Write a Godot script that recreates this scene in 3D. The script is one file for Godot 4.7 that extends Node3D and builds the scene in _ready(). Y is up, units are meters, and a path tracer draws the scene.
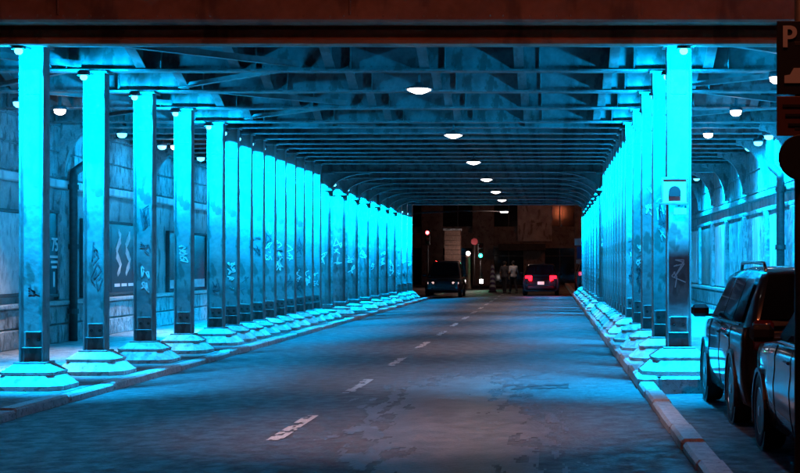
extends Node3D
# A street running under a riveted railway bridge at night, its columns washed in cyan light.
# x to the right, y up, the road runs towards -z. Distances d below are metres ahead of the camera (z = -d).

const CYAN := Color(0.0, 0.68, 1.0)
const CAM_Y := 1.55
const LEFT_X := -6.5
const RIGHT_X := 1.62
const WALL_L := -9.8
const WALL_R := 5.0
const GIRDER_BOTTOM := 4.3
const DECK_Y := 4.92
const LEFT_PAVE := -0.02
const RIGHT_PAVE := 0.17
const PORTAL := 18.45
const EXIT := 70.0
const ORD := ["first", "second", "third", "fourth", "fifth", "sixth", "seventh", "eighth", "ninth", "tenth", "eleventh", "twelfth", "thirteenth", "fourteenth", "fifteenth", "sixteenth", "seventeenth", "eighteenth", "nineteenth", "twentieth", "twenty-first", "twenty-second", "twenty-third", "twenty-fourth", "twenty-fifth", "twenty-sixth"]

var M := {}
var shared := {}
var taken := {}
var rng := RandomNumberGenerator.new()

# ------------------------------------------------------------------ small helpers
func numbered(called: String) -> String:
	var k: int = taken.get(called, 0)
	taken[called] = k + 1
	return called if k == 0 else "%s_%03d" % [called, k]

func tag(o: Node, label: String, category: String, group := "", kind := "") -> void:
	if label != "": o.set_meta("label", label)
	if category != "": o.set_meta("category", category)
	if group != "": o.set_meta("group", group)
	if kind != "": o.set_meta("kind", kind)

func thing(called: String, label: String, category: String, at := Vector3.ZERO, turn := 0.0, group := "") -> Node3D:
	var o := Node3D.new()
	o.name = numbered(called)
	add_child(o)
	o.position = at
	o.rotation.y = turn
	tag(o, label, category, group)
	return o

func put(mesh: Mesh, m: Material, called: String, parent: Node = self, at := Vector3.ZERO, basis_ := Basis.IDENTITY) -> MeshInstance3D:
	var o := MeshInstance3D.new()
	o.mesh = mesh
	o.material_override = m
	o.name = numbered(called) if parent == self else called
	parent.add_child(o, true)
	o.transform = Transform3D(basis_, at)
	return o

func struct(mesh: Mesh, m: Material, called: String, label := "", category := "", at := Vector3.ZERO) -> MeshInstance3D:
	var o := put(mesh, m, called, self, at)
	tag(o, label, category, "", "structure")
	return o

func st_new() -> SurfaceTool:
	var st := SurfaceTool.new()
	st.begin(Mesh.PRIMITIVE_TRIANGLES)
	return st

func done(st: SurfaceTool, smooth := false) -> ArrayMesh:
	if smooth: st.index()
	st.generate_normals()
	return st.commit()

func quad(st: SurfaceTool, a: Vector3, b: Vector3, c: Vector3, d: Vector3) -> void:
	# a b c d clockwise as seen from the front
	for v in [a, b, c, a, c, d]: st.add_vertex(v)

func flat(st: SurfaceTool) -> void:
	st.set_smooth_group(-1)

# box with chamfered edges
func box(st: SurfaceTool, c: Vector3, s: Vector3, ch := 0.0, b := Basis.IDENTITY) -> void:
	var h := s * 0.5
	if ch <= 0.0:
		var p := []
		for i in 8:
			p.append(c + b * Vector3(h.x * (1 if i & 1 else -1), h.y * (1 if i & 2 else -1), h.z * (1 if i & 4 else -1)))
		for f in [[4, 6, 7, 5], [1, 3, 2, 0], [5, 7, 3, 1], [0, 2, 6, 4], [6, 2, 3, 7], [0, 4, 5, 1]]:
			quad(st, p[f[0]], p[f[1]], p[f[2]], p[f[3]])
		return
	ch = minf(ch, minf(h.x, minf(h.y, h.z)) * 0.9)
	for ax in 3:
		for sg in [-1.0, 1.0]:
			var u := (ax + 1) % 3
			var v := (ax + 2) % 3
			var pts := []
			for k in [[-1, -1], [1, -1], [1, 1], [-1, 1]]:
				var q := Vector3.ZERO
				q[ax] = sg * h[ax]
				q[u] = k[0] * (h[u] - ch)
				q[v] = k[1] * (h[v] - ch)
				pts.append(c + b * q)
			if sg > 0: quad(st, pts[3], pts[2], pts[1], pts[0])
			else: quad(st, pts[0], pts[1], pts[2], pts[3])
			# edge chamfer between +-ax and +-u
			for sv in [-1.0, 1.0]:
				var e := []
				for k2 in [[0, -1], [0, 1], [1, 1], [1, -1]]:
					var q2 := Vector3.ZERO
					q2[ax] = sg * (h[ax] - (ch if k2[0] == 1 else 0.0))
					q2[u] = sv * (h[u] - (0.0 if k2[0] == 1 else ch))
					q2[v] = k2[1] * (h[v] - ch)
					e.append(c + b * q2)
				if sg * sv > 0: quad(st, e[0], e[1], e[2], e[3])
				else: quad(st, e[3], e[2], e[1], e[0])
	for i in 8:
		var sx := 1.0 if i & 1 else -1.0
		var sy := 1.0 if i & 2 else -1.0
		var sz := 1.0 if i & 4 else -1.0
		var A := c + b * Vector3(sx * h.x, sy * (h.y - ch), sz * (h.z - ch))
		var B := c + b * Vector3(sx * (h.x - ch), sy * h.y, sz * (h.z - ch))
		var C := c + b * Vector3(sx * (h.x - ch), sy * (h.y - ch), sz * h.z)
		if sx * sy * sz > 0:
			for v in [A, C, B]: st.add_vertex(v)
		else:
			for v in [A, B, C]: st.add_vertex(v)

func box_mesh(s: Vector3, ch := 0.0) -> ArrayMesh:
	var key := "box%.4f_%.4f_%.4f_%.4f" % [s.x, s.y, s.z, ch]
	if not shared.has(key):
		var st := st_new()
		flat(st)
		box(st, Vector3.ZERO, s, ch)
		shared[key] = done(st)
	return shared[key]

# prism of a polygon given in a plane (x,y), pushed along local z by depth, placed with t
func prism(st: SurfaceTool, poly: PackedVector2Array, depth: float, t := Transform3D.IDENTITY) -> void:
	if Geometry2D.is_polygon_clockwise(poly):
		poly = poly.duplicate()
		poly.reverse()
	var n := poly.size()
	var tri := Geometry2D.triangulate_polygon(poly)
	for k in range(0, tri.size(), 3):
		var a := poly[tri[k]]
		var b := poly[tri[k + 1]]
		var c := poly[tri[k + 2]]
		if (b - a).cross(c - a) < 0:
			var w := b
			b = c
			c = w
		for q in [a, c, b]: st.add_vertex(t * Vector3(q.x, q.y, depth * 0.5))
		for q in [a, b, c]: st.add_vertex(t * Vector3(q.x, q.y, -depth * 0.5))
	for i in n:
		var a2 := poly[i]
		var b2 := poly[(i + 1) % n]
		quad(st, t * Vector3(a2.x, a2.y, depth * 0.5), t * Vector3(b2.x, b2.y, depth * 0.5), t * Vector3(b2.x, b2.y, -depth * 0.5), t * Vector3(a2.x, a2.y, -depth * 0.5))

func prism_mesh(poly: PackedVector2Array, depth: float, t := Transform3D.IDENTITY) -> ArrayMesh:
	var st := st_new()
	flat(st)
	prism(st, poly, depth, t)
	return done(st)

# tube through points with a radius each
func tube(st: SurfaceTool, pts: Array, radii: Array, seg := 10, caps := true) -> void:
	var rings := []
	var up := Vector3(0.13, 1, 0.21).normalized()
	for i in pts.size():
		var t: Vector3 = (pts[min(i + 1, pts.size() - 1)] - pts[max(i - 1, 0)]).normalized()
		if absf(t.dot(up)) > 0.97: up = Vector3(1, 0.1, 0).normalized()
		var u := t.cross(up).normalized()
		var v := u.cross(t).normalized()
		var r := []
		for k in seg:
			var a := TAU * k / seg
			r.append(pts[i] + (u * cos(a) + v * sin(a)) * float(radii[i]))
		rings.append(r)
	for i in pts.size() - 1:
		for k in seg:
			var k2 := (k + 1) % seg
			quad(st, rings[i][k], rings[i + 1][k], rings[i + 1][k2], rings[i][k2])
	if caps:
		for k in seg:
			var k3 := (k + 1) % seg
			for v in [pts[0], rings[0][k], rings[0][k3]]: st.add_vertex(v)
			var e := pts.size() - 1
			for v in [pts[e], rings[e][k3], rings[e][k]]: st.add_vertex(v)

# lathe: profile of (radius, height) turned about local y
func lathe(st: SurfaceTool, prof: Array, seg := 20, t := Transform3D.IDENTITY) -> void:
	for i in prof.size() - 1:
		var p: Vector2 = prof[i]
		var q: Vector2 = prof[i + 1]
		for k in seg:
			var a := TAU * k / seg
			var b := TAU * (k + 1) / seg
			var A := t * Vector3(p.x * cos(a), p.y, p.x * sin(a))
			var B := t * Vector3(p.x * cos(b), p.y, p.x * sin(b))
			var C := t * Vector3(q.x * cos(b), q.y, q.x * sin(b))
			var D := t * Vector3(q.x * cos(a), q.y, q.x * sin(a))
			if p.x > 1e-6:
				for v in [A, B, C]: st.add_vertex(v)
			if q.x > 1e-6:
				for v in [A, C, D]: st.add_vertex(v)

func lathe_mesh(prof: Array, seg := 20, smooth := true) -> ArrayMesh:
	var st := st_new()
	if not smooth: flat(st)
	lathe(st, prof, seg)
	return done(st, smooth)

# ------------------------------------------------------------------ materials
func lut(c0: Color, c1: Color, gain: float, mid: float) -> PackedByteArray:
	var o := PackedByteArray()
	for i in 256:
		var t := clampf((i / 255.0 - mid) * gain + 0.5, 0.0, 1.0)
		var c := c0.lerp(c1, t).linear_to_srgb()
		o.append(int(clampf(c.r, 0, 1) * 255))
		o.append(int(clampf(c.g, 0, 1) * 255))
		o.append(int(clampf(c.b, 0, 1) * 255))
	return o

func noise_bytes(seed_: int, freq: float, oct: int, size: int, kind := FastNoiseLite.TYPE_SIMPLEX_SMOOTH) -> PackedByteArray:
	var n := FastNoiseLite.new()
	n.seed = seed_
	n.noise_type = kind
	n.frequency = freq
	n.fractal_octaves = oct
	return n.get_seamless_image(size, size).get_data()

# colour texture: coarse blotches, fine grain and sparse marks of a third colour; colours are linear
func blend_tex(seed_: int, c0: Color, c1: Color, c2: Color, coarse: float, fine: float, fine_share: float, mark_at: float, stretch := 1, size := 512) -> ImageTexture:
	var a := noise_bytes(seed_, coarse, 4, size)
	var b := noise_bytes(seed_ + 7, fine, 2, size)
	var m := noise_bytes(seed_ + 19, coarse * 2.3, 5, size)
	var l := lut(c0, c1, 1.7, 0.5)
	var k2 := c2.linear_to_srgb()
	var r2 := k2.r * 255.0
	var g2 := k2.g * 255.0
	var b2 := k2.b * 255.0
	var out := PackedByteArray()
	out.resize(size * size * 3)
	var o := 0
	for y in size:
		var row := y * size
		var mrow := (y / stretch) * size
		for x in size:
			var v := int(a[row + x] * (1.0 - fine_share) + b[row + x] * fine_share) * 3
			var s: float = clampf((m[mrow + x] / 255.0 - mark_at) * 4.5, 0.0, 0.6)
			out[o] = int(l[v] + (r2 - l[v]) * s)
			out[o + 1] = int(l[v + 1] + (g2 - l[v + 1]) * s)
			out[o + 2] = int(l[v + 2] + (b2 - l[v + 2]) * s)
			o += 3
	var img := Image.create_from_data(size, size, false, Image.FORMAT_RGB8, out)
	return ImageTexture.create_from_image(img)

func normal_tex(seed_: int, freq: float, strength: float, size := 512, oct := 3) -> ImageTexture:
	var n := FastNoiseLite.new()
	n.seed = seed_
	n.frequency = freq
	n.fractal_octaves = oct
	var img := n.get_seamless_image(size, size)
	img.convert(Image.FORMAT_RGBA8)
	img.bump_map_to_normal_map(strength)
	return ImageTexture.create_from_image(img)

func grey_tex(seed_: int, freq: float, lo: float, hi: float, size := 512) -> ImageTexture:
	var a := noise_bytes(seed_, freq, 4, size)
	var out := PackedByteArray()
	out.resize(a.size())
	for i in a.size():
		out[i] = int(255.0 * lerpf(lo, hi, clampf((a[i] / 255.0 - 0.5) * 1.8 + 0.5, 0, 1)))
	return ImageTexture.create_from_image(Image.create_from_data(size, size, false, Image.FORMAT_L8, out))

func plain(lin: Color, rough := 0.6, metal := 0.0) -> StandardMaterial3D:
	var m := StandardMaterial3D.new()
	m.albedo_color = lin.linear_to_srgb()
	m.roughness = rough
	m.metallic = metal
	return m

func textured(tex: Texture2D, scale: float, rough := 0.7, normal: Texture2D = null, nscale := 0.6, metal := 0.0, world := true) -> StandardMaterial3D:
	var m := StandardMaterial3D.new()
	m.albedo_texture = tex
	m.roughness = rough
	m.metallic = metal
	m.uv1_triplanar = true
	m.uv1_world_triplanar = world
	m.uv1_scale = Vector3.ONE * scale
	if normal:
		m.normal_enabled = true
		m.normal_texture = normal
		m.normal_scale = nscale
	return m

func glow(lin: Color, energy: float) -> StandardMaterial3D:
	var m := plain(Color(0.8, 0.8, 0.8), 0.3)
	m.emission_enabled = true
	m.emission = lin.linear_to_srgb()
	m.emission_energy_multiplier = energy
	return m

func make_materials() -> void:
	var n_fine := normal_tex(5, 0.12, 3.0)
	var n_mid := normal_tex(6, 0.03, 4.0)
	var asphalt := blend_tex(11, Color(0.012, 0.012, 0.013), Color(0.078, 0.075, 0.077), Color(0.01, 0.01, 0.011), 0.018, 0.11, 0.6, 0.62)
	M.road = textured(asphalt, 0.33, 1.0, n_fine, 0.3)
	M.road.roughness_texture = grey_tex(77, 0.02, 0.5, 0.74)
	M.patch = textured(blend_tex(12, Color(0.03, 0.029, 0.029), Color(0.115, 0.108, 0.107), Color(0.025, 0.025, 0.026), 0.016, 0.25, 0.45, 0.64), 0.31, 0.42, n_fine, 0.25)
	M.paint = textured(blend_tex(13, Color(0.1, 0.1, 0.101), Color(0.21, 0.208, 0.205), Color(0.065, 0.05, 0.042), 0.008, 0.06, 0.25, 0.62, 2), 0.4, 0.5, n_mid, 0.12)
	M.pave = textured(blend_tex(14, Color(0.12, 0.112, 0.11), Color(0.23, 0.22, 0.21), Color(0.05, 0.048, 0.046), 0.014, 0.2, 0.35, 0.6), 0.3, 0.8, n_fine, 0.6)
	M.kerb = textured(blend_tex(15, Color(0.26, 0.255, 0.25), Color(0.48, 0.47, 0.45), Color(0.09, 0.085, 0.08), 0.02, 0.2, 0.35, 0.62), 0.5, 0.42, n_fine, 0.6)
	M.pedestal = textured(blend_tex(16, Color(0.3, 0.29, 0.28), Color(0.5, 0.49, 0.47), Color(0.1, 0.095, 0.09), 0.012, 0.16, 0.3, 0.6), 0.5, 0.75, n_mid, 0.5)
	M.soot = textured(blend_tex(19, Color(0.02, 0.02, 0.02), Color(0.05, 0.048, 0.047), Color(0.014, 0.014, 0.014), 0.012, 0.08, 0.3, 0.66), 0.3, 0.85, n_mid, 0.5)
	M.rust = textured(blend_tex(20, Color(0.34, 0.16, 0.1), Color(0.56, 0.25, 0.15), Color(0.16, 0.085, 0.06), 0.009, 0.09, 0.3, 0.6, 3), 0.16, 0.75, n_mid, 0.6)
	M.stone = textured(blend_tex(21, Color(0.18, 0.18, 0.18), Color(0.36, 0.355, 0.35), Color(0.07, 0.066, 0.062), 0.012, 0.13, 0.35, 0.6, 2), 0.3, 0.85, n_mid, 0.9)
	M.render_wall = textured(blend_tex(22, Color(0.26, 0.26, 0.26), Color(0.44, 0.44, 0.43), Color(0.09, 0.085, 0.08), 0.01, 0.12, 0.3, 0.6, 3), 0.22, 0.85, n_mid, 0.7)
	M.pale_panel = textured(blend_tex(23, Color(0.5, 0.5, 0.5), Color(0.68, 0.68, 0.67), Color(0.3, 0.3, 0.3), 0.008, 0.1, 0.2, 0.62, 4), 0.35, 0.6)
	M.dark_panel = textured(blend_tex(24, Color(0.05, 0.06, 0.055), Color(0.14, 0.15, 0.13), Color(0.3, 0.3, 0.28), 0.014, 0.12, 0.3, 0.66, 2), 0.3, 0.5)
	M.brick = textured(blend_tex(25, Color(0.14, 0.075, 0.055), Color(0.25, 0.14, 0.1), Color(0.06, 0.045, 0.04), 0.02, 0.2, 0.35, 0.63), 0.4, 0.85, n_fine, 0.6)
	M.facade = textured(blend_tex(26, Color(0.11, 0.1, 0.095), Color(0.19, 0.175, 0.165), Color(0.06, 0.055, 0.05), 0.01, 0.12, 0.3, 0.63), 0.2, 0.85)
	M.mural = textured(blend_tex(27, Color(0.1, 0.14, 0.2), Color(0.5, 0.52, 0.5), Color(0.08, 0.07, 0.1), 0.012, 0.03, 0.2, 0.56), 0.3, 0.55)
	M.black = plain(Color(0.018, 0.018, 0.02), 0.5)
	M.iron = textured(blend_tex(28, Color(0.02, 0.02, 0.021), Color(0.05, 0.048, 0.046), Color(0.08, 0.045, 0.03), 0.02, 0.1, 0.3, 0.66), 0.8, 0.6)
	M.housing = plain(Color(0.09, 0.09, 0.095), 0.45, 0.3)
	M.cyan_glow = glow(Color(0.1, 0.62, 1.0), 4.5)
	M.white_glow = glow(Color(1.0, 0.88, 0.86), 9.0)
	M.warm_glow = glow(Color(1.0, 0.6, 0.25), 6.0)
	M.poster_dark = plain(Color(0.03, 0.035, 0.045), 0.25)
	M.poster_pale = textured(blend_tex(29, Color(0.42, 0.44, 0.45), Color(0.66, 0.67, 0.67), Color(0.2, 0.21, 0.22), 0.012, 0.06, 0.2, 0.63, 4), 0.7, 0.3)
	M.print_white = plain(Color(0.7, 0.7, 0.7), 0.5)
	M.spray = plain(Color(0.66, 0.66, 0.64), 0.7)
	M.spray_dark = plain(Color(0.07, 0.07, 0.08), 0.7)
	M.rubber = plain(Color(0.014, 0.014, 0.015), 0.75)
	M.rim = plain(Color(0.32, 0.32, 0.33), 0.3, 0.85)
	M.trim = plain(Color(0.02, 0.02, 0.021), 0.45)
	M.glass = plain(Color(0.006, 0.007, 0.008), 0.06)
	M.chrome = plain(Color(0.6, 0.6, 0.6), 0.15, 1.0)
	M.white_sheet = plain(Color(0.7, 0.7, 0.68), 0.5)
	M.orange_sheet = plain(Color(0.13, 0.05, 0.032), 0.5)
	M.red_sheet = plain(Color(0.2, 0.015, 0.02), 0.5)
	M.blue_sheet = plain(Color(0.05, 0.12, 0.42), 0.5)

func car_paint(lin: Color) -> StandardMaterial3D:
	var m := plain(lin, 0.34, 0.35)
	m.clearcoat_enabled = true
	m.clearcoat = 1.0
	m.clearcoat_roughness = 0.06
	return m

# ------------------------------------------------------------------ lamps
func spot(parent: Node, at: Vector3, towards: Vector3, color: Color, energy: float, angle: float, size := 0.05, soft := 1.0) -> void:
	var l := SpotLight3D.new()
	l.name = "light"
	parent.add_child(l, true)
	l.position = at
	var up := Vector3.UP if absf(towards.normalized().y) < 0.95 else Vector3.FORWARD
	l.basis = Basis.looking_at(towards, up)
	l.light_color = color
	l.light_energy = energy
	l.spot_angle = angle
	l.spot_angle_attenuation = soft
	l.spot_range = 60.0
	l.spot_attenuation = 2.0
	l.light_size = size
	l.shadow_enabled = true

func omni(parent: Node, at: Vector3, color: Color, energy: float, size := 0.08) -> void:
	var l := OmniLight3D.new()
	l.name = "light"
	parent.add_child(l, true)
	l.position = at
	l.light_color = color
	l.light_energy = energy
	l.omni_range = 80.0
	l.omni_attenuation = 2.0
	l.light_size = size
	l.shadow_enabled = true

func _ready() -> void:
	rng.seed = 4242
	# ---- camera: a crop of a longer picture, so the lens looks straight along the road and is shifted
	var f := 1500.0
	var near := 0.1
	var cam := Camera3D.new()
	cam.name = "camera"
	add_child(cam)
	cam.position = Vector3(0, CAM_Y, 0)
	cam.projection = Camera3D.PROJECTION_FRUSTUM
	cam.size = near * 473.0 / f
	cam.frustum_offset = Vector2(-150.0, 27.5) * near / f
	cam.near = near
	cam.far = 600.0
	cam.current = true
	# ---- night sky and what little comes from it
	var env := Environment.new()
	env.background_mode = Environment.BG_SKY
	var sm := ProceduralSkyMaterial.new()
	sm.sky_top_color = Color(0.05, 0.05, 0.075)
	sm.sky_horizon_color = Color(0.10, 0.08, 0.085)
	sm.ground_bottom_color = Color(0.02, 0.02, 0.02)
	sm.ground_horizon_color = Color(0.05, 0.045, 0.045)
	sm.sky_energy_multiplier = 1.0
	var sky := Sky.new()
	sky.sky_material = sm
	env.sky = sky
	env.tonemap_mode = Environment.TONE_MAPPER_LINEAR
	env.tonemap_exposure = 1.0
	env.sdfgi_enabled = true
	env.ssao_enabled = true
	env.ssil_enabled = true
	var we := WorldEnvironment.new()
	we.name = "environment"
	we.environment = env
	add_child(we)
	var moon := DirectionalLight3D.new()
	moon.name = "moon"
	add_child(moon)
	moon.rotation_degrees = Vector3(-60, 30, 0)
	moon.light_energy = 0.004
	moon.light_color = Color(0.8, 0.85, 1.0)
	moon.light_angular_distance = 0.5
	moon.shadow_enabled = true

	make_materials()
	build_ground()
	build_walls()
	build_bridge()
	build_columns()
	build_ceiling_lamps()
	build_wall_lamps()
	build_wall_things()
	build_near_right()
	build_far_street()

# ------------------------------------------------------------------ ground, road, pavements
func road_y(x: float) -> float:
	return 0.01 + 0.0205 * x

# a point of the road under a pixel of the 800 x 473 picture
func on_road(px: float, py: float) -> Vector3:
	var d := 1500.0 * 1.56 / (py - 264.0)
	var x := (px - 550.0) * d / 1500.0
	d = 1500.0 * (CAM_Y - road_y(x)) / (py - 264.0)
	x = (px - 550.0) * d / 1500.0
	return Vector3(x, road_y(x), -d)

func sheet(x0: float, x1: float, d0: float, d1: float, y0: float, y1: float, nx: int, nz: int, dip := 0.0, seed_ := 1) -> ArrayMesh:
	# gently uneven sheet; y runs from y0 at x0 to y1 at x1
	var n := FastNoiseLite.new()
	n.seed = seed_
	n.frequency = 0.35
	var st := st_new()
	for j in nz:
		for i in nx:
			var p := []
			for k in [[0, 0], [0, 1], [1, 1], [1, 0]]:
				var u: float = float(i + k[0]) / nx
				var w: float = float(j + k[1]) / nz
				var x := lerpf(x0, x1, u)
				var d := lerpf(d0, d1, w)
				p.append(Vector3(x, lerpf(y0, y1, u) + n.get_noise_2d(x, d) * dip, -d))
			quad(st, p[0], p[1], p[2], p[3])
	return done(st, true)

func blob(pts: Array, lift: float, wobble: float, seed_: int) -> ArrayMesh:
	# an irregular flat patch lying on the road
	var n := FastNoiseLite.new()
	n.seed = seed_
	n.frequency = 0.9
	var poly := PackedVector2Array()
	for i in pts.size():
		var a: Vector3 = pts[i]
		var b: Vector3 = pts[(i + 1) % pts.size()]
		var steps := maxi(2, int(a.distance_to(b) / 0.12))
		for k in steps:
			var q := a.lerp(b, float(k) / steps)
			poly.append(Vector2(q.x + n.get_noise_2d(q.x * 2, q.z * 2) * wobble, q.z + n.get_noise_2d(q.z * 2 + 40, q.x * 2) * wobble * 2.0))
	var st := st_new()
	var tri := Geometry2D.triangulate_polygon(poly)
	if tri.is_empty(): print("blob not triangulated ", seed_)
	for k in range(0, tri.size(), 3):
		var a2 := poly[tri[k]]
		var b2 := poly[tri[k + 1]]
		var c2 := poly[tri[k + 2]]
		if (b2 - a2).cross(c2 - a2) < 0:
			var w := b2
			b2 = c2
			c2 = w
		for q in [a2, b2, c2]: st.add_vertex(Vector3(q.x, road_y(q.x) + lift, q.y))
	return done(st)

func ragged_patch(pts: Array, lift: float, seed_: int) -> ArrayMesh:
	# a thin paler layer, partly painted sheen: whole in the middle, breaking into islands towards its edge
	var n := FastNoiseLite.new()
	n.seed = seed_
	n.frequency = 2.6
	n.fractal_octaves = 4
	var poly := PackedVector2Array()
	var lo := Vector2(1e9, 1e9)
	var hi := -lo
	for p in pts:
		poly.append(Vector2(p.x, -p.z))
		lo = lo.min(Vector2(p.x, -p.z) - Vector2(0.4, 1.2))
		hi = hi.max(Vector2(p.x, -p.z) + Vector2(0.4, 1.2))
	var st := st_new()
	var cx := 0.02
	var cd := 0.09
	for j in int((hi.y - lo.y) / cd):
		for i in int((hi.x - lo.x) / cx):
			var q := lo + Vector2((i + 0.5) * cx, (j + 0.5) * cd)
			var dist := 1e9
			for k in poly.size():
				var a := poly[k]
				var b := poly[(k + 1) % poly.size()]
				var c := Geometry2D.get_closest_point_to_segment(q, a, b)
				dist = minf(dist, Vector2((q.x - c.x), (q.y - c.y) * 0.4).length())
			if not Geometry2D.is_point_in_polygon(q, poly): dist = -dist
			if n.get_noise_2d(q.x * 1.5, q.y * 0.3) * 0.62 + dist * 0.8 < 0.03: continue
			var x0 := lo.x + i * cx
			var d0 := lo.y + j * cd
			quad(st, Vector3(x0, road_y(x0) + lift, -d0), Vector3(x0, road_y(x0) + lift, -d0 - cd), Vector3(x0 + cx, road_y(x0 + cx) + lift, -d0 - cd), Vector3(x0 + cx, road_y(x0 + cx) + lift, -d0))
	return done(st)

func worn_stripe(x0: float, x1: float, d0: float, d1: float, lift: float, wear: float, seed_: int) -> ArrayMesh:
	var n := FastNoiseLite.new()
	n.seed = seed_
	n.frequency = 2.2
	n.fractal_octaves = 4
	var st := st_new()
	var nx := maxi(2, int((x1 - x0) / 0.025))
	var nz := maxi(3, int((d1 - d0) / 0.06))
	for j in nz:
		for i in nx:
			var x := lerpf(x0, x1, (i + 0.5) / nx)
			var d := lerpf(d0, d1, (j + 0.5) / nz)
			var edge: float = 0.12 if i == 0 or i == nx - 1 or j == 0 or j == nz - 1 else 0.0
			if n.get_noise_2d(x * 3.0, d) > wear - edge: continue
			var xa := lerpf(x0, x1, float(i) / nx)
			var xb := lerpf(x0, x1, float(i + 1) / nx)
			var da := lerpf(d0, d1, float(j) / nz)
			var db := lerpf(d0, d1, float(j + 1) / nz)
			quad(st, Vector3(xa, road_y(xa) + lift, -da), Vector3(xa, road_y(xa) + lift, -db), Vector3(xb, road_y(xb) + lift, -db), Vector3(xb, road_y(xb) + lift, -da))
	return done(st)

func build_ground() -> void:
	var st := st_new()
	quad(st, Vector3(-400, -0.4, 200), Vector3(-400, -0.4, -500), Vector3(400, -0.4, -500), Vector3(400, -0.4, 200))
	struct(done(st), M.soot, "ground", "dark ground all round the bridge and street", "ground")
	var road := struct(sheet(-6.0, 1.14, -12, 140, road_y(-6.0), road_y(1.14), 24, 300, 0.003, 3), M.road, "road", "worn dark asphalt road running under the bridge", "road")
	# the road's patches, cracks and dashes
	put(ragged_patch([on_road(352, 505), on_road(366, 440), on_road(378, 405), on_road(410, 385), on_road(440, 376), on_road(500, 377), on_road(514, 388), on_road(508, 404), on_road(545, 420), on_road(540, 470), on_road(545, 505)], 0.004, 5), M.patch, "asphalt_sheen_patch", road)  # paler asphalt; part of the near road's sheen is painted into its colour
	put(worn_stripe(-0.6, 0.24, 18.5, 19.3, 0.006, 0.02, 71), M.black, "tar_seal", road)
	put(worn_stripe(-0.5, -0.2, 17.4, 17.8, 0.006, 0.05, 72), M.black, "tar_seal", road)
	M.dash = textured(blend_tex(31, Color(0.26, 0.25, 0.24), Color(0.55, 0.53, 0.5), Color(0.09, 0.09, 0.09), 0.03, 0.2, 0.4, 0.6), 0.8, 0.55)
	for k in range(-2, 14):
		var d0 := 13.5 + 4.93 * k
		put(worn_stripe(-2.56, -2.42, d0, d0 + 2.2, 0.007, 0.2, 60 + k), M.dash, "lane_dash", road)
	put(worn_stripe(-0.85, 1.0, 86.0, 86.5, 0.007, 0.25, 99), M.dash, "stop_line", road)

	# left pavement with its kerb of separate stones
	var lp := struct(sheet(WALL_L - 0.1, -5.93, -12, 140, LEFT_PAVE + 0.02, LEFT_PAVE, 12, 200, 0.012, 8), M.pave, "pavement_left", "wide grey pavement between the columns and the postered wall", "pavement")
	var variants := []
	for v in 3:
		var s2 := st_new()
		flat(s2)
		box(s2, Vector3(0, -0.14, 0), Vector3(0.2, 0.3, 1.76 - 0.02 * v), 0.022)
		variants.append(done(s2))
	var k2 := 0
	for d in range(0, 84):
		var dd := -10.0 + d * 1.8
		put(variants[d % 3], M.kerb, "kerb_stone", lp, Vector3(-5.83 + rng.randf_range(-0.012, 0.012), LEFT_PAVE + rng.randf_range(-0.012, 0.012), -dd), Basis(Vector3.UP, rng.randf_range(-0.008, 0.008)))
	# right pavement under the bridge, its kerb running on towards the camera, and the parking apron in front
	var rp := struct(sheet(1.3, WALL_R + 0.1, 18.35, 140, RIGHT_PAVE, RIGHT_PAVE + 0.02, 12, 150, 0.01, 12), M.pave, "pavement_right", "grey pavement behind the columns along the panelled wall", "pavement")
	var variants_r := []
	for v in 3:
		var s3 := st_new()
		flat(s3)
		box(s3, Vector3(0, -0.17, 0), Vector3(0.26, 0.36, 1.18 - 0.012 * v), 0.03)
		variants_r.append(done(s3))
	for d in range(0, 110):
		var d2 := 2.0 + d * 1.2
		put(variants_r[(d * 7) % 3], M.kerb, "kerb_stone", rp, Vector3((1.2 if d2 > 17.8 else 1.175) + rng.randf_range(-0.008, 0.008), (RIGHT_PAVE if d2 > 17.8 else 0.11) + rng.randf_range(-0.014, 0.008), -d2), Basis(Vector3.UP, rng.randf_range(-0.006, 0.006)).scaled(Vector3(1.0 if d2 > 17.8 else 0.78, 1, 1)))
	for k in 4:
		put(variants_r[k % 3], M.kerb, "kerb_stone", rp, Vector3(1.93 + k * 1.19, RIGHT_PAVE - 0.006, -18.42), Basis(Vector3.UP, PI / 2))
	struct(sheet(1.25, 9.0, -12, 18.5, -0.035, -0.02, 8, 30, 0.01, 14), M.road, "parking_apron", "dark asphalt parking strip beside the kerb", "pavement")

# ------------------------------------------------------------------ side walls
func wall_blocks(parent: Node, x: float, out: float, d0: float, d1: float, y: float, h: float, length: float, proud: float, shift: float) -> void:
	var meshes := []
	for v in 3: meshes.append(box_mesh(Vector3(proud * 2.0, h - 0.022, length - 0.024), 0.016 + 0.004 * v))
	var d := d0 + shift
	var k := 0
	while d < d1:
		put(meshes[(k * 5 + int(y * 10)) % 3], M.stone, "stone_block", parent, Vector3(x + out * rng.randf_range(-0.012, 0.012), y + h * 0.5, -(d + length * 0.5)))
		d += length
		k += 1

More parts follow.
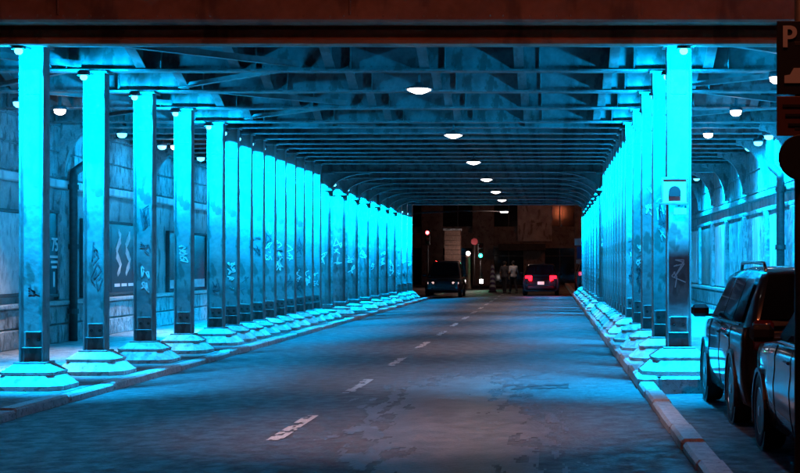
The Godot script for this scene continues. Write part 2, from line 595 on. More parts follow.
func build_walls() -> void:
	# left abutment
	var wl := thing("abutment_wall", "long stone wall with posters behind the wide pavement", "wall", Vector3.ZERO)
	put(box_mesh(Vector3(0.8, 5.4, 54.0)), M.render_wall, "wall_body", wl, Vector3(WALL_L - 0.4, 2.3, -44.0))
	wall_blocks(wl, WALL_L, 1, 18.2, 70.5, LEFT_PAVE, 0.38, 1.9, 0.1, 0.0)
	wall_blocks(wl, WALL_L, 1, 18.2, 70.5, LEFT_PAVE + 0.38, 0.38, 1.9, 0.09, 0.95)
	for k in 26:
		put(box_mesh(Vector3(0.3, 0.09, 1.985), 0.02), M.kerb, "ledge_stone", wl, Vector3(WALL_L, LEFT_PAVE + 0.8, -(19.2 + 2.0 * k)))
		put(box_mesh(Vector3(0.2, 0.16, 1.985), 0.02), M.pale_panel, "band_stone", wl, Vector3(WALL_L, 3.14, -(19.2 + 2.0 * k)))
	wall_blocks(wl, WALL_L, 1, 18.2, 70.5, 3.24, 0.52, 1.5, 0.05, 0.0)
	wall_blocks(wl, WALL_L, 1, 18.2, 70.5, 3.76, 0.52, 1.5, 0.05, 0.75)
	wall_blocks(wl, WALL_L, 1, 18.2, 70.5, 4.28, 0.6, 1.5, 0.06, 0.3)
	for k in 8:
		var d := 23.3 + 6.6 * k
		put(box_mesh(Vector3(0.24, 2.18, 0.55), 0.02), M.stone, "pilaster", wl, Vector3(WALL_L, 1.93, -d))
		put(cove_bracket(1.0), M.stone, "cove_bracket", wl, Vector3(WALL_L, 0, -d))
	# right abutment
	var wr := thing("abutment_wall", "panelled wall with pilasters and curved brackets beside the parked cars", "wall", Vector3.ZERO)
	put(box_mesh(Vector3(0.8, 5.4, 58.0)), M.render_wall, "wall_body", wr, Vector3(WALL_R + 0.4, 2.3, -42.0))
	wall_blocks(wr, WALL_R, -1, 13.2, 70.5, -0.1, 0.42, 1.9, 0.09, 0.0)
	wall_blocks(wr, WALL_R, -1, 13.2, 70.5, 0.32, 0.42, 1.9, 0.08, 0.95)
	for k in 29:
		put(box_mesh(Vector3(0.26, 0.09, 1.985), 0.02), M.kerb, "ledge_stone", wr, Vector3(WALL_R, 0.82, -(14.2 + 2.0 * k)))
		put(box_mesh(Vector3(0.18, 0.14, 1.985), 0.02), M.stone, "band_stone", wr, Vector3(WALL_R, 3.15, -(14.2 + 2.0 * k)))
		put(box_mesh(Vector3(0.14, 0.1, 1.985), 0.015), M.stone, "band_stone", wr, Vector3(WALL_R, 2.8, -(14.2 + 2.0 * k)))
	wall_blocks(wr, WALL_R, -1, 13.2, 70.5, 3.24, 0.55, 1.6, 0.04, 0.0)
	wall_blocks(wr, WALL_R, -1, 13.2, 70.5, 3.79, 0.55, 1.6, 0.04, 0.8)
	wall_blocks(wr, WALL_R, -1, 13.2, 70.5, 4.34, 0.55, 1.6, 0.05, 0.3)
	var edges := [15.0, 18.9, 22.7, 26.5, 30.3, 34.1, 37.9, 41.7, 45.3, 49.2, 52.9, 56.7, 60.5, 64.3, 68.1]
	var looks := ["mural", "pale_panel", "mural", "pale_panel", "mural", "mural", "render_wall", "pale_panel", "dark_panel", "pale_panel", "mural", "pale_panel", "dark_panel", "pale_panel"]
	for k in edges.size():
		put(box_mesh(Vector3(0.26, 1.86, 0.34), 0.02), M.stone, "pilaster", wr, Vector3(WALL_R, 1.81, -edges[k]))
		put(cove_bracket(-1.0), M.stone, "cove_bracket", wr, Vector3(WALL_R, 0, -edges[k]))
		if k == edges.size() - 1: continue
		var span: float = edges[k + 1] - edges[k] - 0.5
		for b in 3:
			var w := span / 3.0 - 0.03
			var m: Material = M[looks[k]]
			if looks[k] == "mural" and (b + k) % 3 == 0: m = M.pale_panel
			put(box_mesh(Vector3(0.1, 1.76, snappedf(w, 0.01)), 0.012), m, "wall_panel", wr, Vector3(WALL_R + rng.randf_range(-0.008, 0.008), 1.79, -(edges[k] + 0.25 + span * (b + 0.5) / 3.0)))

func cove_bracket(out: float) -> ArrayMesh:
	var key := "cove%.0f" % out
	if not shared.has(key):
		var poly := PackedVector2Array()
		for k in 9:
			var a := PI / 2 * k / 8.0
			poly.append(Vector2(out * (0.14 + 0.62 * (1.0 - cos(a))), 3.3 + 0.95 * sin(a)))
		poly.append(Vector2(out * 0.76, 4.5))
		poly.append(Vector2(0, 4.5))
		poly.append(Vector2(0, 3.3))
		shared[key] = prism_mesh(poly, 0.15)
	return shared[key]

# ------------------------------------------------------------------ the bridge
func rivet_row(st: SurfaceTool, a: Vector3, b: Vector3, step: float, r: float, out: Vector3) -> void:
	var n := int(a.distance_to(b) / step)
	var u := (b - a).normalized()
	var v := out.cross(u).normalized()
	for k in n + 1:
		var c := a + u * (k * step)
		var ring := []
		var top := []
		for i in 6:
			var t := TAU * i / 6
			ring.append(c + (u * cos(t) + v * sin(t)) * r)
			top.append(c + (u * cos(t) + v * sin(t)) * r * 0.55 + out * r * 0.75)
		for i in 6:
			var j := (i + 1) % 6
			quad(st, ring[j], ring[i], top[i], top[j])
		for i in range(1, 5):
			for p in [top[0], top[i + 1], top[i]]: st.add_vertex(p)

func haunched(length: float) -> ArrayMesh:
	# a stringer seen from the side: arched underside, deep at both ends; runs along -z from 0
	var key := "haunch%.2f" % length
	if not shared.has(key):
		var poly := PackedVector2Array()
		for k in 13:
			var t := k / 12.0
			var e := pow(absf(t * 2.0 - 1.0), 1.7)
			poly.append(Vector2(t * length, DECK_Y - 0.24 - 0.345 * e))
		poly.append(Vector2(length, DECK_Y - 0.006))
		poly.append(Vector2(0, DECK_Y - 0.006))
		var st := st_new()
		flat(st)
		prism(st, poly, 0.03, Transform3D(Basis(Vector3(0, 0, -1), Vector3.UP, Vector3(1, 0, 0)), Vector3.ZERO))
		for k in 12:
			var a := poly[k]
			var b := poly[k + 1]
			var c := (a + b) * 0.5
			box(st, Vector3(0, c.y - 0.012, -c.x), Vector3(0.14, 0.02, a.distance_to(b) + 0.006), 0.0, Basis(Vector3.RIGHT, (b - a).angle()))
		shared[key] = done(st)
	return shared[key]

func knee(w: float, h: float) -> ArrayMesh:
	# curved knee plate between column top and girder, w across, h down; local origin at the inner top corner
	var key := "knee%.2f_%.2f" % [w, h]
	if not shared.has(key):
		var poly := PackedVector2Array([Vector2(0, 0), Vector2(0, -h)])
		for k in range(1, 11):
			var a := PI / 2 * k / 10.0
			poly.append(Vector2(w * (1.0 - cos(a)), -h + h * sin(a) * 0.97))
		poly.append(Vector2(w, 0))
		var st := st_new()
		flat(st)
		prism(st, poly, 0.03)
		for k in range(1, poly.size() - 2):
			var a2 := poly[k]
			var b2 := poly[k + 1]
			box(st, Vector3((a2.x + b2.x) * 0.5, (a2.y + b2.y) * 0.5, 0), Vector3(a2.distance_to(b2) + 0.01, 0.02, 0.2), 0.0, Basis(Vector3.BACK, (b2 - a2).angle()))
		shared[key] = done(st)
	return shared[key]

var dA := [18.9, 21.48, 24.06, 26.64, 29.2]
var dB := []
var dC := []
var dD := [64.2, 66.7, 69.2]

func build_bridge() -> void:
	for k in 9: dB.append(30.57 + 1.37 * k)
	for k in 7: dC.append(43.1 + 3.02 * k)
	var width := WALL_R - WALL_L - 0.3
	var cx := (WALL_R + WALL_L) * 0.5
	# the outer girder over the portal
	var fg := thing("portal_girder", "rusty brown plate girder across the front of the bridge", "girder", Vector3(cx, -0.07, -PORTAL))
	put(box_mesh(Vector3(22.0, 2.0, 0.04)), M.rust, "web", fg, Vector3(0, GIRDER_BOTTOM + 1.13, 0))
	put(box_mesh(Vector3(22.0, 1.75, 0.3), 0.03), M.rust, "parapet_face", fg, Vector3(0, GIRDER_BOTTOM + 1.1, 0.3))
	put(box_mesh(Vector3(22.0, 0.14, 0.09), 0.012), M.rust, "lower_angle", fg, Vector3(0, GIRDER_BOTTOM + 0.13, 0.03))
	put(box_mesh(Vector3(22.0, 0.06, 0.2), 0.01), M.rust, "bottom_flange", fg, Vector3(0, GIRDER_BOTTOM + 0.03, 0.08))
	put(box_mesh(Vector3(22.0, 0.06, 0.44), 0.01), M.rust, "top_flange", fg, Vector3(0, GIRDER_BOTTOM + 2.16, 0))
	for k in 7:
		put(box_mesh(Vector3(0.02, 1.7, 0.04), 0.004), M.rust, "stiffener", fg, Vector3(-10.5 + 3.5 * k, GIRDER_BOTTOM + 1.16, 0.465))
	var rs := st_new()
	flat(rs)
	rivet_row(rs, Vector3(-10.8, GIRDER_BOTTOM + 0.3, 0.45), Vector3(10.8, GIRDER_BOTTOM + 0.3, 0.45), 0.16, 0.016, Vector3.BACK)
	var rv := put(done(rs), M.rust, "rivets", fg)
	rv.set_meta("kind", "stuff")
	# the deck that closes the bridge above
	var deck := struct(box_mesh(Vector3(16.4, 0.4, EXIT - PORTAL - 0.1)), M.paint, "bridge_deck", "steel deck overhead on which the tracks lie", "deck", Vector3(cx, DECK_Y + 0.2, -(PORTAL + EXIT) * 0.5))
	var stiff_x := []
	var xs := -9.1
	while xs < 4.8:
		stiff_x.append(xs)
		xs += 1.35
	var girder_i := 0
	for sec in [["A", dA], ["B", dB], ["C", dC], ["D", dD]]:
		var list: Array = sec[1]
		for gi in list.size():
			var d: float = list[gi]
			var low := GIRDER_BOTTOM if sec[0] != "C" else GIRDER_BOTTOM - 0.12
			if sec[0] == "B": low = GIRDER_BOTTOM + 0.02
			var top := DECK_Y - 0.004 if sec[0] != "B" else DECK_Y - 0.17
			var g := thing("cross_girder", "%s steel cross girder behind the rusty portal girder" % ORD[girder_i], "girder", Vector3(cx, 0, -d), 0.0, "cross girders under the deck")
			girder_i += 1
			put(box_mesh(Vector3(width, top - low - 0.03, 0.016)), M.paint, "web", g, Vector3(0, (top + low + 0.03) * 0.5, 0))
			put(box_mesh(Vector3(width, 0.028, 0.26), 0.005), M.paint, "bottom_flange", g, Vector3(0, low + 0.014, 0))
			if sec[0] != "B":
				for x in stiff_x:
					put(box_mesh(Vector3(0.014, snappedf(top - low - 0.05, 0.001), 0.09), 0.003), M.paint, "stiffener", g, Vector3(x - cx - 0.5, (top + low + 0.03) * 0.5, 0.054))
				var r := st_new()
				flat(r)
				rivet_row(r, Vector3(-width * 0.5 + 0.05, low + 0.075, 0.008), Vector3(width * 0.5 - 0.05, low + 0.075, 0.008), 0.11, 0.014, Vector3.BACK)
				var rm := put(done(r), M.paint, "rivets", g)
				rm.set_meta("kind", "stuff")
			if sec[0] == "A":
				var nxt: float = dA[gi + 1] if gi < dA.size() - 1 else dB[0]
				var ln := nxt - d - 0.02
				for x in stiff_x:
					put(haunched(snappedf(ln, 0.01)), M.paint, "stringer", g, Vector3(x - cx + 0.56, 0, -0.012))
				# lateral bracing: angle bars laid diagonally between the bottom flanges
				for bx in [[-8.9, -6.7], [-5.9, -3.6], [2.0, 4.5]]:
					var xa: float = bx[0 if gi % 2 == 0 else 1] - cx
					var xb: float = bx[1 if gi % 2 == 0 else 0] - cx
					var st := st_new()
					flat(st)
					var a := Vector3(xa, low + 0.06, -0.1)
					var b := Vector3(xb, low + 0.06, -ln + 0.1)
					var dir := (b - a).normalized()
					var bs := Basis(dir, Vector3.UP, dir.cross(Vector3.UP))
					box(st, (a + b) * 0.5, Vector3(a.distance_to(b), 0.012, 0.09), 0.0, bs)
					box(st, (a + b) * 0.5 + bs.z * 0.04 + Vector3(0, 0.04, 0), Vector3(a.distance_to(b), 0.08, 0.01), 0.0, bs)
					put(done(st), M.paint, "brace", g)
			if sec[0] == "C":
				for s in [[LEFT_X, 1.0], [LEFT_X, -1.0], [RIGHT_X, -1.0], [RIGHT_X, 1.0]]:
					put(knee(1.15, 0.55), M.paint, "knee_plate", g, Vector3(s[0] - cx + s[1] * 0.2, low - 0.004, 0.0), Basis.IDENTITY if s[1] > 0 else Basis(Vector3.UP, PI))
	for k in 10:
		put(box_mesh(Vector3(0.16, 0.16, 12.6), 0.004), M.paint, "stringer", deck, Vector3(-8.6 + 1.42 * k - cx, -0.285, 44.2 - 36.0))
	for k in 10:
		put(box_mesh(Vector3(0.04, 0.36, 27.0), 0.004), M.paint, "stringer", deck, Vector3(-8.6 + 1.42 * k - cx, -0.385, 44.2 - 56.5))
	# the girder at the far end
	var eg := thing("exit_girder", "deep blue lit plate girder closing the far end of the bridge", "girder", Vector3(cx, 0, -EXIT))
	put(box_mesh(Vector3(22.0, 1.6, 0.04)), M.paint, "web", eg, Vector3(0, GIRDER_BOTTOM + 0.83, 0))
	put(box_mesh(Vector3(22.0, 0.05, 0.4), 0.006), M.paint, "bottom_flange", eg, Vector3(0, GIRDER_BOTTOM + 0.025, 0))
	for x in stiff_x:
		put(box_mesh(Vector3(0.016, 1.4, 0.1), 0.003), M.paint, "stiffener", eg, Vector3(x - cx, GIRDER_BOTTOM + 0.83, 0.072))

# ------------------------------------------------------------------ columns
func frustum_block(w0: float, z0: float, w1: float, z1: float, ch0: float, ch1: float, y0: float, edge: float, h: float) -> ArrayMesh:
	# an octagonal block: a short upright edge, then a sloping top
	var st := st_new()
	flat(st)
	var ring := func(w: float, z: float, c: float, y: float) -> Array:
		return [Vector3(w - c, y, z), Vector3(w, y, z - c), Vector3(w, y, -z + c), Vector3(w - c, y, -z), Vector3(-w + c, y, -z), Vector3(-w, y, -z + c), Vector3(-w, y, z - c), Vector3(-w + c, y, z)]
	var rings := [ring.call(w0 - 0.012, z0 - 0.012, ch0, y0), ring.call(w0, z0, ch0, y0 + 0.012), ring.call(w0, z0, ch0, y0 + edge), ring.call(w0 - 0.02, z0 - 0.02, ch0, y0 + edge + 0.012), ring.call(w1, z1, ch1, y0 + h)]
	for i in rings.size() - 1:
		for k in 8:
			var k2 := (k + 1) % 8
			quad(st, rings[i][k2], rings[i][k], rings[i + 1][k], rings[i + 1][k2])
	for k in range(1, 7):
		var t: Array = rings[rings.size() - 1]
		for v in [t[0], t[k + 1], t[k]]: st.add_vertex(v)
		var b: Array = rings[0]
		for v in [b[0], b[k], b[k + 1]]: st.add_vertex(v)
	return done(st)

func scribble(seed_: int, w: float, h: float, thick: float) -> ArrayMesh:
	# a sprayed line: a flat ribbon wandering over the face, in the plane z = 0
	var r := RandomNumberGenerator.new()
	r.seed = seed_
	var st := st_new()
	var strokes := r.randi_range(2, 4)
	for s in strokes:
		var cv := Curve2D.new()
		var y := r.randf_range(-h * 0.5, h * 0.5)
		for k in r.randi_range(4, 7):
			var p := Vector2(r.randf_range(-w, w) * 0.5, y + r.randf_range(-h, h) * 0.25)
			var hd := Vector2(r.randf_range(-0.06, 0.06), r.randf_range(-0.08, 0.08))
			cv.add_point(p, -hd, hd)
		var L := cv.get_baked_length()
		var n := int(L / 0.02)
		var prev := []
		for k in n:
			var p2 := cv.sample_baked(L * k / n)
			var q := cv.sample_baked(minf(L * (k + 1) / n, L))
			if q.is_equal_approx(p2): continue
			var nn := (q - p2).normalized().orthogonal() * thick * 0.5
			var cur := [Vector3(p2.x + nn.x, p2.y + nn.y, 0), Vector3(p2.x - nn.x, p2.y - nn.y, 0)]
			if prev.size(): 
				quad(st, prev[0], cur[0], cur[1], prev[1])
			prev = cur
	return done(st)

func h_column(root: Node3D, foot: float, top: float, seed_: int) -> void:
	var h := top - foot
	var c := foot + h * 0.5
	put(box_mesh(Vector3(0.262, h, 0.014)), M.paint, "web", root, Vector3(0, c, 0))
	for s in [-1, 1]:
		put(box_mesh(Vector3(0.02, h, 0.25), 0.004), M.paint, "flange", root, Vector3(s * 0.142, c, 0))
	for s in [-1, 1]:
		var cl := put(box_mesh(Vector3(0.25, 0.19, 0.012), 0.003), M.paint, "base_cleat", root, Vector3(0, foot + 0.3, s * 0.014))
		put(box_mesh(Vector3(0.25, 0.014, 0.1), 0.003), M.paint, "cleat_leg", cl, Vector3(0, -0.1, s * 0.045))
		put(box_mesh(Vector3(0.2, 0.014, 0.05), 0.003), M.paint, "cleat_leg", cl, Vector3(0, 0.096, s * 0.02))
		for bx in [-0.06, 0.06]:
			put(bolt_mesh(), M.iron, "bolt", cl, Vector3(bx, 0, s * 0.007), Basis(Vector3.RIGHT, s * PI / 2))
	put(box_mesh(Vector3(0.4, 0.024, 0.38), 0.004), M.paint, "base_plate", root, Vector3(0, foot + 0.012, 0))
	put(box_mesh(Vector3(0.4, 0.024, 0.34), 0.004), M.paint, "cap_plate", root, Vector3(0, top - 0.014, 0))
	# joint plate near the head
	put(box_mesh(Vector3(0.2, 0.5, 0.012), 0.003), M.paint, "splice_plate", root, Vector3(0, top - 0.36, 0.0145))
	var r := RandomNumberGenerator.new()
	r.seed = seed_
	for k in r.randi_range(1, 3):
		var s2 := scribble(seed_ * 13 + k, 0.19, r.randf_range(0.3, 0.7), r.randf_range(0.012, 0.024))
		put(s2, M.spray if r.randf() < 0.6 else M.spray_dark, "sprayed_scrawl", root, Vector3(0, foot + r.randf_range(0.7, 2.0), 0.011 + 0.002 * k))

func bolt_mesh() -> ArrayMesh:
	if not shared.has("bolt"):
		shared["bolt"] = lathe_mesh([Vector2(0.0, 0.0), Vector2(0.024, 0.0), Vector2(0.024, 0.012), Vector2(0.012, 0.012), Vector2(0.012, 0.028), Vector2(0, 0.03)], 6, false)
	return shared["bolt"]

func riveted_column(root: Node3D, foot: float, top: float, seed_: int) -> void:
	var h := top - foot
	var c := foot + h * 0.5
	var w := 0.2
	if not shared.has("rivcol"):
		var poly := PackedVector2Array()
		for k in 12:
			var a := TAU * (k + 0.5) / 12
			poly.append(Vector2(cos(a), sin(a)) * 0.2)
		shared["rivcol"] = prism_mesh(poly, h, Transform3D(Basis(Vector3.RIGHT, PI / 2), Vector3.ZERO))
		var r := st_new()
		flat(r)
		for sx in [-1, 1]:
			for ex in [0.185, 0.235]:
				rivet_row(r, Vector3(sx * ex, -h * 0.5 + 0.12, 0.022), Vector3(sx * ex, h * 0.5 - 0.55, 0.022), 0.13, 0.015, Vector3.BACK)
		shared["rivcol_r"] = done(r)
	put(shared["rivcol"], M.paint, "shaft", root, Vector3(0, c, 0))
	for s in [-1, 1]:
		put(box_mesh(Vector3(0.12, h - 0.03, 0.04), 0.005), M.paint, "side_fin", root, Vector3(s * 0.21, c, 0))
	var rv := put(shared["rivcol_r"], M.paint, "rivets", root, Vector3(0, c, 0))
	rv.set_meta("kind", "stuff")
	put(box_mesh(Vector3(0.56, 0.05, 0.46), 0.008), M.paint, "collar", root, Vector3(0, top - 0.5, 0))
	put(box_mesh(Vector3(0.6, 0.05, 0.5), 0.008), M.paint, "cap_plate", root, Vector3(0, top - 0.027, 0))
	put(box_mesh(Vector3(0.56, 0.1, 0.5), 0.01), M.paint, "base_plate", root, Vector3(0, foot + 0.05, 0))
	var s2 := scribble(seed_ * 17, 0.3, 0.6, 0.02)
	put(s2, M.spray, "sprayed_scrawl", root, Vector3(0, foot + 0.9 + fmod(seed_ * 0.37, 0.8), 0.215))

func build_columns() -> void:
	var ped_low := frustum_block(0.49, 0.46, 0.33, 0.31, 0.16, 0.08, 0.0, 0.06, 0.2)
	var ped_up := frustum_block(0.35, 0.33, 0.21, 0.2, 0.06, 0.03, 0.19, 0.035, 0.13)
	for side in 2:
		var x := LEFT_X if side == 0 else RIGHT_X
		var ground := LEFT_PAVE if side == 0 else RIGHT_PAVE
		var place := "by the wide pavement" if side == 0 else "on the parked cars' side"
		var n := 0
		for sec in [["A", dA], ["B", dB], ["C", dC], ["D", dD]]:
			var list: Array = sec[1]
			for d in list:
				var kind: String = sec[0]
				var sort := "riveted round-bodied steel column" if kind == "C" else "steel H column"
				var col := thing("steel_column", "%s on stepped pedestal, %s from the portal girder %s" % [sort, ORD[n], place], "column", Vector3(x, ground, -d), 0.0, "columns %s" % place)
				var ped := put(ped_low, M.pedestal, "pedestal", col, Vector3.ZERO, Basis(Vector3.UP, (PI if (n % 2) else 0.0) + rng.randf_range(-0.03, 0.03)).scaled(Vector3(rng.randf_range(0.95, 1.03), 1.0, rng.randf_range(0.95, 1.05))))
				put(ped_up, M.pedestal, "upper_step", ped)
				var foot := 0.318
				var low := GIRDER_BOTTOM if kind != "C" else GIRDER_BOTTOM - 0.12
				if kind == "B": low = GIRDER_BOTTOM + 0.02
				if kind == "C": riveted_column(col, foot, low - ground - 0.002, n + 50 * side)
				else: h_column(col, foot, low - ground - 0.002, 100 * side + n * 3 + 1)
				# its lamp
				var ly := 4.17
				var off := 0.42
				var lx := -0.05 if side == 0 else 0.03
				if kind == "C":
					ly = 3.95
					off = 0.55
				if kind == "D": ly = 3.85
				var lamp := thing("column_lamp", "small cyan downlight at the head of the %s column %s" % [ORD[n], place], "lamp", Vector3(x + lx, ly, -d + off), 0.0, "cyan column lamps %s" % place)
				column_lamp(lamp, off, kind == "A", (225.0 if kind == "A" else 290.0) * (1.25 if n == 0 else rng.randf_range(0.45, 1.2)), 48.0 if n == 0 and side == 1 else (38.0 if kind == "A" else 40.0), -0.3 if n == 0 and side == 1 else (-0.42 if kind == "A" else -0.62))
				n += 1

func column_lamp(lamp: Node3D, off: float, wide: bool, energy: float, cone: float, tilt: float) -> void:
	if not shared.has("lamp_h"):
		shared["lamp_h"] = lathe_mesh([Vector2(0.0, 0.1), Vector2(0.06, 0.096), Vector2(0.085, 0.08), Vector2(0.092, 0.026), Vector2(0.086, 0.026), Vector2(0.078, 0.07), Vector2(0, 0.075)], 14)
		shared["lamp_b"] = lathe_mesh([Vector2(0.0, 0.05), Vector2(0.034, 0.042), Vector2(0.052, 0.016), Vector2(0.05, -0.012), Vector2(0.03, -0.036), Vector2(0.0, -0.042)], 14)
	put(shared["lamp_h"], M.housing, "housing", lamp)
	put(shared["lamp_b"], M.cyan_glow, "bulb", lamp)
	put(box_mesh(Vector3(0.03, 0.03, snappedf(off - 0.07, 0.01)), 0.005), M.housing, "arm", lamp, Vector3(0, 0.085, -(off - 0.07) * 0.5 - 0.055))
	spot(lamp, Vector3.ZERO, Vector3(0, -1, tilt), CYAN, energy, cone, 0.04)
	if wide: spot(lamp, Vector3(0, 0.005, 0), Vector3(0, 0.72, -0.68), CYAN, 20.0, 82.0, 0.07, 0.35)

# ------------------------------------------------------------------ lamps under the deck
func build_ceiling_lamps() -> void:
	var k := 0
	for d in [22.0, 29.8, 37.7, 45.4, 53.2, 60.0]:
		var t := thing("ceiling_lamp", "white glaring lamp over the road, %s from the portal girder" % ORD[k], "lamp", Vector3(-1.92, 4.08, -d), 0.0, "white lamps over the road")
		k += 1
		put(lathe_mesh([Vector2(0.0, 0.13), Vector2(0.05, 0.13), Vector2(0.07, 0.09), Vector2(0.19, 0.05), Vector2(0.2, 0.03), Vector2(0.185, 0.032), Vector2(0.1, 0.055), Vector2(0, 0.06)], 24), M.housing, "reflector", t)
		put(lathe_mesh([Vector2(0.0, 0.05), Vector2(0.13, 0.045), Vector2(0.175, 0.02), Vector2(0.12, -0.006), Vector2(0.06, -0.03), Vector2(0.0, -0.04)], 24), M.white_glow, "diffuser", t)
		put(lathe_mesh([Vector2(0.018, 0.12), Vector2(0.018, DECK_Y - 4.08)], 10), M.housing, "stem", t)
		spot(t, Vector3.ZERO, Vector3.DOWN, Color(1.0, 0.82, 0.82), 18.0, 55.0, 0.12)

func bulkhead(t: Node3D, glow_m: Material) -> void:
	put(lathe_mesh([Vector2(0.0, 0.12), Vector2(0.1, 0.115), Vector2(0.12, 0.07), Vector2(0.115, 0.05), Vector2(0.0, 0.05)], 16), M.housing, "housing", t)
	put(lathe_mesh([Vector2(0.0, 0.05), Vector2(0.1, 0.045), Vector2(0.09, -0.01), Vector2(0.05, -0.04), Vector2(0.0, -0.05)], 16), glow_m, "diffuser", t)

func build_wall_lamps() -> void:
	# white bulkhead lamps over both pavements
	var k := 0
	for d in [21.5, 26.2, 30.8, 35.5, 44.0]:
		var t := thing("bulkhead_lamp", "round white lamp over the parked cars' pavement, %s from the portal girder" % ORD[k], "lamp", Vector3(3.25, 4.18, -d), 0.0, "white lamps over the panelled wall's pavement")
		bulkhead(t, M.white_glow)
		put(box_mesh(Vector3(0.05, 0.62, 0.05), 0.006), M.housing, "stem", t, Vector3(0, 0.425, 0))
		spot(t, Vector3.ZERO, Vector3.DOWN, Color(1.0, 0.85, 0.82), 0.7, 80.0, 0.08)
		k += 1
	k = 0
	for d in [21.5, 26.0, 34.0, 43.5]:
		var t := thing("bulkhead_lamp", "round white lamp over the postered wall's pavement, %s from the portal girder" % ORD[k], "lamp", Vector3(-8.5, 4.18, -d), 0.0, "white lamps over the postered wall's pavement")
		bulkhead(t, M.white_glow)
		put(box_mesh(Vector3(0.05, 0.62, 0.05), 0.006), M.housing, "stem", t, Vector3(0, 0.425, 0))
		spot(t, Vector3.ZERO, Vector3.DOWN, Color(1.0, 0.88, 0.86), 26.0, 32.0, 0.08)
		k += 1
	# cyan washers along the tops of both walls
	for side in 2:
		var x := WALL_L + 0.95 if side == 0 else WALL_R - 0.4
		var where := "postered wall" if side == 0 else "panelled wall"
		k = 0
		for d in ([21.0, 25.0, 31.0, 34.2, 38.0, 42.0, 46.0, 52.0, 58.0, 64.0] if side == 0 else [20.0, 24.0, 28.0, 31.5, 33.1, 34.6, 38.0, 42.0, 47.0, 53.0, 59.0, 65.0]):
			var t := thing("wall_washer", "small cyan lamp at the top of the %s, %s from the portal girder" % [where, ORD[k]], "lamp", Vector3(x, 4.2, -d), 0.0, "cyan lamps along the %s" % where)
			bulkhead(t, M.cyan_glow)
			put(box_mesh(Vector3(0.04, 0.62, 0.04), 0.006), M.housing, "stem", t, Vector3(0, 0.425, 0))
			spot(t, Vector3.ZERO, Vector3(-0.55 if side == 0 else 0.5, -1, 0), CYAN, 4.5 if side == 0 else 95.0, 84.0, 0.07)
			k += 1

# ------------------------------------------------------------------ what hangs on the walls and columns
func text_mesh(s: String, size: float, depth := 0.004) -> TextMesh:
	var t := TextMesh.new()
	var f := SystemFont.new()
	f.font_names = PackedStringArray(["Droid Sans"])
	f.font_weight = 700
	t.font = f
	t.text = s
	t.font_size = 64
	t.pixel_size = size / 46.0
	t.depth = depth
	t.curve_step = 1.0
	return t

func poster(label: String, d0: float, d1: float, y0: float, y1: float, m: Material, panes := 1) -> Node3D:
	# origin at the middle of the sheet; local x runs along the wall away from the camera, local z out of the wall
	var t := thing("poster_case", label, "poster", Vector3(WALL_L + 0.055, (y0 + y1) * 0.5, -(d0 + d1) * 0.5), PI / 2)
	var w := d1 - d0
	var h := y1 - y0
	for s in [-1, 1]:
		put(box_mesh(Vector3(w, 0.06, 0.1), 0.01), M.iron, "frame_bar", t, Vector3(0, s * (h * 0.5 - 0.03), 0))
		put(box_mesh(Vector3(0.06, h - 0.12, 0.1), 0.01), M.iron, "frame_bar", t, Vector3(s * (w * 0.5 - 0.03), 0, 0))
	for k in panes:
		var pw := (w - 0.12) / panes
		put(box_mesh(Vector3(pw - 0.03, h - 0.13, 0.03)), m, "sheet", t, Vector3(-w * 0.5 + 0.06 + pw * (k + 0.5), 0, 0.0))
	return t

